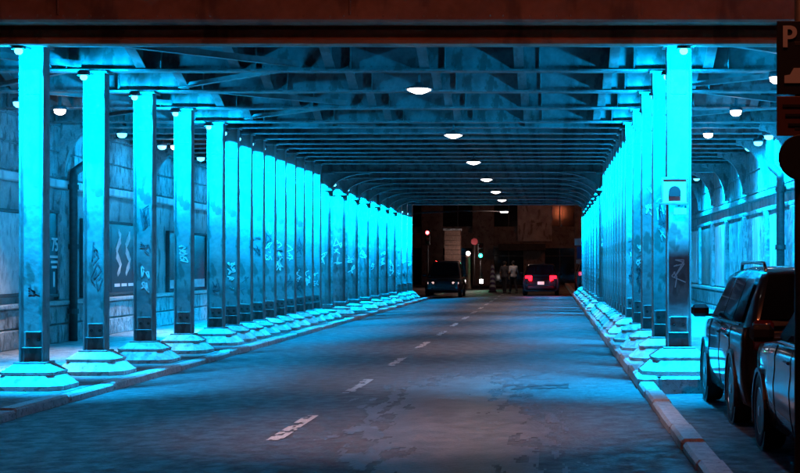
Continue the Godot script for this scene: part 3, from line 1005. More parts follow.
func build_wall_things() -> void:
	poster("pale blank poster sheet in a case on the stone wall", 24.2, 27.75, 0.95, 2.54, M.poster_pale)
	var b := poster("dark poster with the figure 75 beside the black drainpipe", 27.95, 29.85, 0.9, 2.6, M.poster_dark)
	put(text_mesh("75", 0.26), M.print_white, "figure", b, Vector3(0.55, 0.18, 0.02))
	for k in 3: put(box_mesh(Vector3(0.5 - 0.1 * k, 0.05, 0.004)), M.print_white, "print_line", b, Vector3(0.52, -0.06 - 0.1 * k, 0.018))
	put(box_mesh(Vector3(0.09, 0.3, 0.004)), M.print_white, "print_line", b, Vector3(0.5, -0.5, 0.018))
	var c := poster("dark double poster with two pale wavy figures", 31.2, 35.3, 0.85, 2.5, M.poster_dark, 2)
	for k in 2:
		for w in 2:
			var st := st_new()
			var pts := []
			for i in 10: pts.append(Vector3(sin(i * 1.1 + w) * 0.16, 0.62 - i * 0.11, 0.02))
			tube(st, pts, [0.06, 0.09, 0.1, 0.08, 0.1, 0.11, 0.09, 0.1, 0.08, 0.05], 6)
			put(done(st, true), M.poster_pale, "printed_figure", c, Vector3(-1.45 + 2.0 * k + 0.75 * w, 0, 0.016), Basis.from_scale(Vector3(1, 1, 0.05)))
		for i in 3: put(box_mesh(Vector3(0.42, 0.07, 0.004)), M.print_white, "print_line", c, Vector3(-1.55 + 2.0 * k + 0.55 * i, -0.6, 0.018))
	var e := poster("dark poster with a column of pale squares and a pale strip below", 38.2, 42.4, 0.8, 2.4, M.poster_dark, 2)
	for i in 4: put(box_mesh(Vector3(0.24, 0.13, 0.004)), M.print_white, "print_square", e, Vector3(-1.3, 0.5 - 0.27 * i, 0.018))
	for k in 2: put(box_mesh(Vector3(1.8, 0.22, 0.004)), M.poster_pale, "print_strip", e, Vector3(-1.0 + 2.0 * k, -0.57, 0.018))
	poster("tall pale poster sheet past the dark strip poster", 44.2, 46.2, 0.9, 2.5, M.poster_pale)
	poster("dark poster between the farther pilasters", 50.6, 55.4, 0.9, 2.4, M.poster_dark, 2)
	# drainpipes
	for q in [[WALL_L + 0.2, 30.2, LEFT_PAVE, 1.0, "black cranked drainpipe on the stone wall beside the 75 poster"], [WALL_R - 0.2, 31.2, RIGHT_PAVE, -1.0, "black drainpipe on the panelled wall near the cyan lamps"], [WALL_L + 0.2, 43.1, LEFT_PAVE, 1.0, "black cranked drainpipe between strip poster and pale poster"]]:
		var t := thing("drainpipe", q[4], "drainpipe", Vector3(q[0], 0, -q[1]))
		var st := st_new()
		var o: float = q[3]
		tube(st, [Vector3(0, q[2] + 0.02, 0), Vector3(0, 3.25, 0), Vector3(0, 3.4, -0.04), Vector3(o * 0.12, 3.62, -0.5), Vector3(o * 0.14, 3.78, -0.55), Vector3(o * 0.14, 4.3, -0.55)], [0.085, 0.085, 0.085, 0.085, 0.085, 0.085], 12)
		put(done(st, true), M.iron, "pipe", t)
		for y in [0.6, 1.9, 3.1]:
			put(lathe_mesh([Vector2(0.0, -0.05), Vector2(0.11, -0.05), Vector2(0.11, 0.05), Vector2(0.0, 0.05)], 12, false), M.iron, "collar", t, Vector3(0, y, 0))
		put(box_mesh(Vector3(0.3, 0.3, 0.34), 0.03), M.iron, "hopper", t, Vector3(o * 0.14, 4.42, -0.55))
	# the square sign with a black arch on the first column
	var s := thing("arch_sign", "square sign with a black arch on the first column on the parked cars' side", "sign", Vector3(RIGHT_X - 0.06, 2.46, -18.9 + 0.16))
	put(box_mesh(Vector3(0.34, 0.34, 0.012), 0.003), M.white_sheet, "plate", s)
	for k in [-1, 1]:
		put(box_mesh(Vector3(0.34, 0.03, 0.016), 0.003), M.paint, "frame_bar", s, Vector3(0, k * 0.157, 0.003))
		put(box_mesh(Vector3(0.03, 0.28, 0.016), 0.003), M.paint, "frame_bar", s, Vector3(k * 0.157, 0, 0.003))
	var poly := PackedVector2Array([Vector2(-0.075, -0.055), Vector2(0.075, -0.055)])
	for k in 13:
		var a := PI * k / 12.0
		poly.append(Vector2(cos(a) * 0.075, 0.005 + sin(a) * 0.07))
	put(prism_mesh(poly, 0.008), M.black, "arch_mark", s, Vector3(0, -0.01, 0.011))
	put(box_mesh(Vector3(0.16, 0.08, 0.012), 0.003), M.pale_panel, "lower_plate", s, Vector3(0.07, -0.25, 0))

# ------------------------------------------------------------------ cars
func loft(st: SurfaceTool, rings: Array) -> void:
	for i in rings.size() - 1:
		var n: int = rings[i].size()
		for k in n - 1:
			quad(st, rings[i][k], rings[i][k + 1], rings[i + 1][k + 1], rings[i + 1][k])

func full_ring(half: Array, z: float) -> Array:
	var o := []
	for k in half.size(): o.append(Vector3(half[k].x, half[k].y, z))
	for k in range(half.size() - 2, -1, -1): o.append(Vector3(-half[k].x, half[k].y, z))
	return o

func make_car(t: Node3D, p: Dictionary, paint: Material) -> void:
	var L: float = p.L
	var hw: float = p.W * 0.5
	var belt: float = p.belt
	var hood: float = p.hood
	var tail: float = p.tail
	var zf := -L * 0.5
	var fr := func(u: float) -> float: return zf + L * u
	# lower body
	var rows := [[0.0, 0.66, 0.34, hood * 0.70, hood * 0.71], [0.012, 0.8, 0.27, hood * 0.83, hood * 0.85], [0.04, 0.9, 0.23, hood * 0.9, hood * 0.94], [0.1, 0.965, 0.21, hood * 0.955, hood * 0.995], [0.2, 0.99, 0.2, hood * 0.985, hood * 1.02],
		[p.ws0, 1.0, 0.2, belt * 0.985, belt + 0.01], [0.45, 1.0, 0.2, belt, belt + 0.01], [0.65, 1.0, 0.2, belt + 0.01, belt + 0.02], [p.rw0 - 0.03, 0.99, 0.2, belt + 0.01, belt + 0.02], [maxf(p.rw0 + 0.01, 0.93), 0.965, 0.22, lerpf(belt, tail, 0.6), lerpf(belt, tail, 0.4) + 0.02], [0.97, 0.92, 0.25, tail - 0.01, tail + 0.01], [0.99, 0.85, 0.3, tail - 0.06, tail - 0.05], [1.0, 0.74, 0.38, tail - 0.16, tail - 0.15]]
	var rings := []
	for r in rows:
		var w: float = r[1] * hw
		var yb: float = r[2]
		var ys: float = r[3]
		var yt: float = r[4]
		var half := [Vector2(0, yb), Vector2(w * 0.84, yb), Vector2(w * 0.95, yb + 0.05), Vector2(w * 0.985, lerpf(yb, ys, 0.3)), Vector2(w, lerpf(yb, ys, 0.55)), Vector2(w * 0.985, lerpf(yb, ys, 0.72)), Vector2(w * 0.985, lerpf(yb, ys, 0.86)), Vector2(w * 0.955, ys - 0.012), Vector2(w * 0.9, ys), Vector2(w * 0.5, lerpf(ys, yt, 0.8)), Vector2(0, yt)]
		rings.append(full_ring(half, fr.call(r[0])))
	var st := st_new()
	loft(st, rings)
	for e in [0, rings.size() - 1]:
		var rg: Array = rings[e]
		var c := Vector3.ZERO
		for v in rg: c += v / rg.size()
		for k in rg.size() - 1:
			for v in ([c, rg[k + 1], rg[k]] if e == 0 else [c, rg[k], rg[k + 1]]): st.add_vertex(v)
	put(done(st, true), paint, "body", t)
	# cabin: windscreen foot, roof front, roof rear, tail foot
	var H: float = p.H
	var cab := []
	for s in [[p.ws0, belt + 0.005, 0.86, 0.9], [p.ws1 - 0.03, lerpf(belt, H, 0.86), 0.76, 0.94], [p.ws1 + 0.03, H - 0.03, 0.72, 0.95], [(p.ws1 + p.rw1) * 0.5, H, 0.71, 0.95], [p.rw1 - 0.02, H - 0.035, 0.7, 0.95], [p.rw1 + 0.015, lerpf(belt, H, 0.84), 0.72, 0.94], [p.rw0, belt + 0.012, 0.82, 0.88]]:
		var y: float = s[1]
		var wb: float = s[3] * hw
		var wt: float = s[2] * hw
		cab.append(full_ring([Vector2(wb, belt - 0.02), Vector2(lerpf(wb, wt, 0.5), lerpf(belt, y, 0.5)), Vector2(lerpf(wb, wt, 0.93), lerpf(belt, y, 0.93)), Vector2(wt - 0.05, y), Vector2(0, y + 0.02)], fr.call(s[0])))
	var sc := st_new()
	loft(sc, cab)
	put(done(sc, true), paint, "cabin", t)
	# side glass: follows the lean of the cabin
	var lean := func(z: float, y: float, s: float) -> Vector3:
		var q := clampf((y - belt) / (H - belt), 0.0, 1.0)
		return Vector3(s * (hw * lerpf(0.95, 0.715, q) + 0.012), y, z)
	var top_y := belt + (H - belt) * 0.8
	var low_y := belt + 0.035
	for s in [-1.0, 1.0]:
		var cuts: Array = p.cuts
		for k in cuts.size() - 1:
			var a0: float = fr.call(cuts[k][0]) + 0.025
			var b0: float = fr.call(cuts[k + 1][0]) - 0.025
			var a1: float = fr.call(cuts[k][1]) + 0.025
			var b1: float = fr.call(cuts[k + 1][1]) - 0.025
			var sw := st_new()
			flat(sw)
			var q := [lean.call(a0, low_y, s), lean.call(b0, low_y, s), lean.call(b1, top_y, s), lean.call(a1, top_y, s)]
			if s < 0: quad(sw, q[0], q[3], q[2], q[1])
			else: quad(sw, q[0], q[1], q[2], q[3])
			put(done(sw), M.glass, "side_window", t)
		# waist strip under the glass
		put(box_mesh(Vector3(0.012, 0.02, snappedf(L * (p.rw0 - p.ws0) * 0.82, 0.01)), 0.004), M.chrome if p.get("bright", false) else M.trim, "waist_strip", t, Vector3(s * (hw * 0.945 + 0.016), belt + 0.018, fr.call((p.ws0 + p.rw0) * 0.5)))
	for g in [[p.ws0 + 0.012, p.ws1 - 0.028, "windscreen", -1.0], [p.rw0 - 0.006, p.rw1 + 0.018, "rear_window", 1.0]]:
		var z0: float = fr.call(g[0])
		var z1: float = fr.call(g[1])
		var y0 := belt + 0.06
		var y1 := lerpf(belt, H, 0.845)
		var zz: float = g[3] * 0.055
		var pts := []
		for r in 5:
			var row := []
			for k in 9:
				var u := k / 8.0 * 2.0 - 1.0
				var v := r / 4.0
				row.append(Vector3(u * hw * lerpf(0.78, 0.66, v), lerpf(y0, y1, v) + 0.015 + 0.012 * (1.0 - u * u), lerpf(z0, z1, v) + zz - g[3] * 0.045 * u * u))
			pts.append(row)
		var sg := st_new()
		for r in 4:
			for k in 8:
				if g[3] < 0: quad(sg, pts[r][k + 1], pts[r][k], pts[r + 1][k], pts[r + 1][k + 1])
				else: quad(sg, pts[r][k], pts[r][k + 1], pts[r + 1][k + 1], pts[r + 1][k])
		put(done(sg, true), M.glass, g[2], t)
	# wheels
	for u in [p.wf, p.wr]:
		for s in [-1.0, 1.0]:
			var R: float = p.R
			var side := Basis(Vector3.BACK, -s * PI / 2)
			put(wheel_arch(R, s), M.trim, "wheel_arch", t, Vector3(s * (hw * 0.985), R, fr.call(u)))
			var wh := put(lathe_mesh([Vector2(R * 0.62, -0.1), Vector2(R * 0.9, -0.105), Vector2(R * 0.985, -0.08), Vector2(R, -0.03), Vector2(R, 0.05), Vector2(R * 0.985, 0.085), Vector2(R * 0.9, 0.1), Vector2(R * 0.66, 0.095), Vector2(R * 0.62, 0.07)], 28), M.rubber, "tyre", t, Vector3(s * (hw - 0.1), R, fr.call(u)), side)
			var rs := st_new()
			flat(rs)
			lathe(rs, [Vector2(R * 0.64, 0.09), Vector2(R * 0.6, 0.095), Vector2(R * 0.56, 0.06), Vector2(R * 0.56, -0.05)], 24)
			for k in 5:
				var a := TAU * k / 5
				var dir := Vector3(cos(a), 0, sin(a))
				box(rs, dir * R * 0.33 + Vector3(0, 0.075, 0), Vector3(R * 0.52, 0.03, R * 0.17), 0.008, Basis(dir, Vector3.UP, dir.cross(Vector3.UP)))
			lathe(rs, [Vector2(0, 0.1), Vector2(R * 0.14, 0.098), Vector2(R * 0.16, 0.06)], 12)
			put(done(rs), M.rim, "rim", wh)
			put(lathe_mesh([Vector2(0, 0.02), Vector2(R * 0.56, 0.015)], 20), M.black, "brake_disc", wh)
	# mirrors, handles, bumpers, plates, lamps
	for s in [-1.0, 1.0]:
		var mz: float = fr.call(p.ws0 + 0.075)
		var sm := st_new()
		flat(sm)
		box(sm, Vector3(s * (hw + 0.1), belt + 0.08, mz), Vector3(0.2, 0.14, 0.11), 0.04, Basis(Vector3.UP, s * 0.15))
		var mi := put(done(sm), M.trim, "mirror", t)
		put(box_mesh(Vector3(0.16, 0.03, 0.05), 0.01), M.trim, "mirror_arm", mi, Vector3(s * (hw * 0.95 + 0.02), belt + 0.03, mz))
		for u in [(p.cuts[1][0] as float) - 0.035, minf((p.cuts[2][0] as float) - 0.035, 0.8)]:
			put(box_mesh(Vector3(0.03, 0.025, 0.2), 0.01), paint, "door_handle", t, Vector3(s * (hw * 0.99 + 0.004), belt - 0.12, fr.call(u)))
		for u in [p.cuts[0][0], p.cuts[1][0], minf(p.cuts[2][0], p.wr - 0.03)]:
			var sd := st_new()
			var zz2: float = fr.call(u)
			tube(sd, [Vector3(s * hw * 0.955, 0.28, zz2), Vector3(s * hw * 0.986, lerpf(0.2, belt, 0.3), zz2), Vector3(s * (hw + 0.001), lerpf(0.2, belt, 0.55), zz2), Vector3(s * (hw * 0.985 + 0.001), lerpf(0.2, belt, 0.72), zz2), Vector3(s * (hw * 0.985 + 0.001), lerpf(0.2, belt, 0.86), zz2), Vector3(s * (hw * 0.956), belt - 0.012, zz2)], [0.004, 0.005, 0.005, 0.005, 0.005, 0.004], 6)
			put(done(sd, true), M.black, "door_seam", t)
		if p.get("rails", false):
			var sr := st_new()
			var rz0: float = fr.call(p.ws1 + 0.05)
			var rz1: float = fr.call(p.rw1 - 0.03)
			tube(sr, [Vector3(s * hw * 0.66, H - 0.04, rz0), Vector3(s * hw * 0.66, H + 0.04, rz0 + 0.1), Vector3(s * hw * 0.66, H + 0.05, (rz0 + rz1) * 0.5), Vector3(s * hw * 0.66, H + 0.035, rz1 - 0.12), Vector3(s * hw * 0.66, H - 0.05, rz1)], [0.018, 0.02, 0.02, 0.02, 0.018], 8)
			put(done(sr, true), M.chrome, "roof_rail", t)
		var tl := st_new()
		var ty: float = p.get("tl_y", tail - 0.12)
		var tw: float = p.get("tl_w", 0.36)
		var th: float = p.get("tl_h", 0.15)
		box(tl, Vector3(s * (hw * 0.86 - tw * 0.5), ty, fr.call(1.0) - 0.045), Vector3(tw, th, 0.09), 0.03, Basis(Vector3.UP, s * 0.28))
		put(done(tl), p.get("tail_m", M.tail_off), "tail_light", t)
		var hl := st_new()
		box(hl, Vector3(s * hw * 0.66, hood * 0.72, fr.call(0.018)), Vector3(0.34, 0.13, 0.09), 0.03, Basis(Vector3.UP, -s * 0.3))
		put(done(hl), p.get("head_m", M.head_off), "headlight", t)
	put(box_mesh(Vector3(hw * 1.5, 0.16, 0.14), 0.05), M.trim, "bumper", t, Vector3(0, 0.4, fr.call(1.0) - 0.02))
	put(box_mesh(Vector3(hw * 1.36, 0.16, 0.14), 0.05), M.trim, "bumper", t, Vector3(0, 0.4, fr.call(0.0) + 0.02))
	put(box_mesh(Vector3(0.32, 0.15, 0.014), 0.004), p.get("plate_m", M.white_sheet), "number_plate", t, Vector3(0, p.get("plate_y", tail - 0.22), fr.call(1.0) + 0.03))
	put(box_mesh(Vector3(hw * 0.9, 0.14, 0.05), 0.02), M.black, "grille", t, Vector3(0, hood * 0.62, fr.call(0.0) - 0.005))

func wheel_arch(R: float, s: float) -> ArrayMesh:
	var st := st_new()
	flat(st)
	var a0 := -0.12 * PI
	var n := 16
	for k in n:
		var p := []
		for j in [k, k + 1]:
			var a := lerpf(a0, PI - a0, float(j) / n)
			for r in [R * 1.05, R * 1.17]:
				p.append(Vector3(0, sin(a) * r, cos(a) * r))
		var o := Vector3(s * 0.022, 0, 0)
		for q in [[0, 1, 3, 2]]:
			quad(st, p[0] + o, p[1] + o, p[3] + o, p[2] + o)
			quad(st, p[1] + o, p[1] - o * 2, p[3] - o * 2, p[3] + o)
			quad(st, p[0] - o * 2, p[0] + o, p[2] + o, p[2] - o * 2)
	# flat dark disc in place of a wheel well, its shade painted in
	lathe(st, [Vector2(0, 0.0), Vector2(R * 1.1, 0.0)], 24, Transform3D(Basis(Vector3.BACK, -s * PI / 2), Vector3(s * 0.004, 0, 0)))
	return done(st)

func suv_shape() -> Dictionary:
	return {"L": 4.1, "W": 1.78, "H": 1.55, "belt": 0.98, "hood": 0.97, "tail": 0.98, "ws0": 0.25, "ws1": 0.40, "rw0": 0.985, "rw1": 0.93, "wf": 0.19, "wr": 0.80, "R": 0.34, "rails": true, "cuts": [[0.31, 0.41], [0.55, 0.55], [0.76, 0.76], [0.93, 0.9]], "tl_w": 0.2, "tl_h": 0.3, "tl_y": 0.9, "plate_y": 0.75}

func sedan_shape() -> Dictionary:
	return {"L": 4.4, "W": 1.78, "H": 1.5, "belt": 0.95, "hood": 0.93, "tail": 0.98, "ws0": 0.32, "ws1": 0.47, "rw0": 0.86, "rw1": 0.72, "wf": 0.19, "wr": 0.79, "R": 0.32, "bright": true, "cuts": [[0.38, 0.48], [0.56, 0.555], [0.77, 0.72]]}

func build_near_right() -> void:
	M.tail_off = plain(Color(0.16, 0.012, 0.012), 0.12)
	M.head_off = plain(Color(0.4, 0.4, 0.42), 0.08)
	M.tail_lit = glow(Color(1.0, 0.006, 0.016), 7.0)
	M.tail_lit.albedo_color = Color(0.3, 0.0, 0.0)
	M.plate_lit = glow(Color(1.0, 0.8, 0.75), 0.6)
	var suv := thing("parked_car", "dark small utility car with roof rails parked right before the first column", "car", Vector3(2.68, -0.03, -16.15), 0.0, "cars parked beside the kerb")
	make_car(suv, suv_shape(), car_paint(Color(0.022, 0.024, 0.03)))
	var near_car := thing("parked_car", "silver saloon parked behind the car with roof rails", "car", Vector3(2.68, -0.03, -11.5), 0.0, "cars parked beside the kerb")
	make_car(near_car, sedan_shape(), car_paint(Color(0.06, 0.063, 0.07)))
	# parking sign on its post, standing on the kerb
	var t := thing("parking_sign", "black parking sign with white P over an orange plate on a post", "sign", Vector3(1.335, -0.03, -8.0))
	put(lathe_mesh([Vector2(0, 0), Vector2(0.03, 0.0), Vector2(0.03, 3.3), Vector2(0, 3.3)], 14), M.iron, "post", t)
	put(box_mesh(Vector3(0.26, 0.39, 0.006), 0.002), M.black, "sign_plate", t, Vector3(0, 2.675, 0.036))
	put(text_mesh("P", 0.115), M.white_sheet, "letter", t, Vector3(-0.065, 2.785, 0.041))
	var car_mark := st_new()
	flat(car_mark)
	prism(car_mark, PackedVector2Array([Vector2(-0.09, -0.04), Vector2(0.09, -0.04), Vector2(0.09, 0.0), Vector2(0.05, 0.005), Vector2(0.03, 0.04), Vector2(-0.04, 0.04), Vector2(-0.06, 0.005), Vector2(-0.09, 0.0)]), 0.004)
	put(done(car_mark), M.white_sheet, "car_mark", t, Vector3(0, 2.580, 0.041))
	put(box_mesh(Vector3(0.26, 0.21, 0.006), 0.002), M.orange_sheet, "sign_plate", t, Vector3(0, 2.365, 0.036))
	for k in 3: put(box_mesh(Vector3(0.18 - 0.03 * k, 0.014, 0.003)), M.black, "print_line", t, Vector3(-0.01, 2.42 - 0.05 * k, 0.0405))
	for y in [2.75, 2.3]: put(box_mesh(Vector3(0.08, 0.03, 0.08), 0.006), M.iron, "clamp", t, Vector3(0, y, 0.0))
	var disc := thing("round_sign", "dark round sign under the orange parking plate", "sign", Vector3(1.335, 2.0 - 0.005, -8.0 + 0.04))
	put(lathe_mesh([Vector2(0, 0.006), Vector2(0.118, 0.006), Vector2(0.122, 0.0), Vector2(0.118, -0.006), Vector2(0, -0.006)], 32, false), M.black, "disc", disc, Vector3(0, 0.12, 0), Basis(Vector3.RIGHT, PI / 2))
	put(box_mesh(Vector3(0.08, 0.03, 0.03), 0.004), M.iron, "clamp", disc, Vector3(0, 0.12, -0.022))
	# sodium street lamp at the roadside, out of the picture to the right
	street_lamp("tall sodium street lamp at the roadside before the bridge", Vector3(6.6, -0.03, -6.4), 8.8, Vector3(-5.2, 0, 0), Color(1.0, 0.5, 0.32), 19.0, M.warm_glow)
	# white lamp reaching over the road before the portal, above the picture: the pale pool on the near asphalt is its light plus a painted paler layer
	var wl := thing("street_lamp", "white cut-off street lamp reaching over the road before the bridge", "street lamp", Vector3(-6.6, LEFT_PAVE, -13.0))
	var wp := st_new()
	tube(wp, [Vector3.ZERO, Vector3(0, 3.6, 0), Vector3(0, 7.0, 0), Vector3(0.4, 7.3, 0), Vector3(5.2, 7.4, 0)], [0.1, 0.085, 0.07, 0.06, 0.04], 12)
	put(done(wp, true), M.iron, "pole", wl)
	put(box_mesh(Vector3(0.6, 0.1, 0.26), 0.03), M.housing, "head", wl, Vector3(5.4, 7.4, 0))
	put(box_mesh(Vector3(0.4, 0.05, 0.2), 0.015), M.white_glow, "lens", wl, Vector3(5.4, 7.33, 0))
	spot(wl, Vector3(5.4, 7.33, 0), Vector3(0, -1, -0.22), Color(1.0, 0.84, 0.9), 95.0, 25.0, 0.1)

func street_lamp(label: String, at: Vector3, h: float, arm: Vector3, color: Color, energy: float, gm: Material) -> void:
	var t := thing("street_lamp", label, "street lamp", at)
	var st := st_new()
	tube(st, [Vector3.ZERO, Vector3(0, h * 0.5, 0), Vector3(0, h, 0)], [0.1, 0.08, 0.06], 12)
	put(done(st, true), M.iron, "pole", t)
	var sa := st_new()
	tube(sa, [Vector3(0, h - 0.1, 0), Vector3(0, h + 0.1, 0) + arm * 0.15, Vector3(0, h + 0.2, 0) + arm * 0.6, Vector3(0, h + 0.2, 0) + arm], [0.045, 0.045, 0.04, 0.04], 10)
	put(done(sa, true), M.iron, "arm", t)
	var dir := arm.normalized()
	var bs := Basis(dir, Vector3.UP, dir.cross(Vector3.UP))
	put(box_mesh(Vector3(0.6, 0.12, 0.26), 0.04), M.housing, "head", t, Vector3(0, h + 0.22, 0) + arm, bs)
	put(box_mesh(Vector3(0.4, 0.06, 0.2), 0.02), gm, "lens", t, Vector3(0, h + 0.14, 0) + arm, bs)
	omni(t, Vector3(0, h + 0.14, 0) + arm, color, energy, 0.1)

# ------------------------------------------------------------------ people: one skin over a skeleton
func skin(bones: Array, cell: float, blend: float) -> ArrayMesh:
	# bones: [a, b, ra, rb]; smooth union of tapered capsules, meshed as surface nets
	var lo := Vector3.ONE * 1e9
	var hi := -lo
	for b in bones:
		var r: float = maxf(b[2], b[3]) + blend
		lo = lo.min((b[0] as Vector3) - Vector3.ONE * r).min((b[1] as Vector3) - Vector3.ONE * r)
		hi = hi.max((b[0] as Vector3) + Vector3.ONE * r).max((b[1] as Vector3) + Vector3.ONE * r)
	var n := Vector3i(((hi - lo) / cell).ceil()) + Vector3i.ONE * 2
	var field := PackedFloat32Array()
	field.resize(n.x * n.y * n.z)
	field.fill(1.0)
	for b in bones:
		var a: Vector3 = b[0]
		var ab: Vector3 = b[1] - a
		var ll := maxf(ab.length_squared(), 1e-9)
		var ra: float = b[2]
		var rb: float = b[3]
		var pad := maxf(ra, rb) + blend + cell * 2
		var l2 := Vector3i(((a.min(b[1]) - Vector3.ONE * pad - lo) / cell).floor()).clamp(Vector3i.ZERO, n - Vector3i.ONE)
		var h2 := Vector3i(((a.max(b[1]) + Vector3.ONE * pad - lo) / cell).ceil()).clamp(Vector3i.ZERO, n - Vector3i.ONE)
		for z in range(l2.z, h2.z + 1):
			for y in range(l2.y, h2.y + 1):
				var at := (z * n.y + y) * n.x
				for x in range(l2.x, h2.x + 1):
					var p := lo + Vector3(x, y, z) * cell - a
					var t := clampf(p.dot(ab) / ll, 0.0, 1.0)
					var d := (p - ab * t).length() - lerpf(ra, rb, t)
					var e := field[at + x]
					var k := maxf(blend - absf(d - e), 0.0) / blend
					field[at + x] = minf(d, e) - k * k * blend * 0.25
	var verts := {}
	var step := [1, n.x, n.x * n.y]
	for z in n.z - 1:
		for y in n.y - 1:
			for x in n.x - 1:
				var at := (z * n.y + y) * n.x + x
				var inside := 0
				for c in 8:
					if field[at + (c & 1) + ((c >> 1) & 1) * n.x + (c >> 2) * n.x * n.y] < 0: inside += 1
				if inside == 0 or inside == 8: continue
				var sum := Vector3.ZERO
				var cnt := 0
				for c in 8:
					for ax in 3:
						if c & (1 << ax): continue
						var c2 := c | (1 << ax)
						var fa := field[at + (c & 1) + ((c >> 1) & 1) * n.x + (c >> 2) * n.x * n.y]
						var fb := field[at + (c2 & 1) + ((c2 >> 1) & 1) * n.x + (c2 >> 2) * n.x * n.y]
						if (fa < 0) == (fb < 0): continue
						var q := Vector3(c & 1, (c >> 1) & 1, c >> 2)
						q[ax] += fa / (fa - fb)
						sum += q
						cnt += 1
				verts[at] = lo + (Vector3(x, y, z) + sum / cnt) * cell
	var st := st_new()
	for at in verts:
		for ax in 3:
			var f0 := field[at]
			var f1 := field[at + step[ax]]
			if (f0 < 0) == (f1 < 0): continue
			var u: int = step[(ax + 1) % 3]
			var v: int = step[(ax + 2) % 3]
			if not (verts.has(at - u) and verts.has(at - v) and verts.has(at - u - v)): continue
			if f0 < 0: quad(st, verts[at], verts[at - v], verts[at - u - v], verts[at - u])
			else: quad(st, verts[at], verts[at - u], verts[at - u - v], verts[at - v])
	return done(st, true)

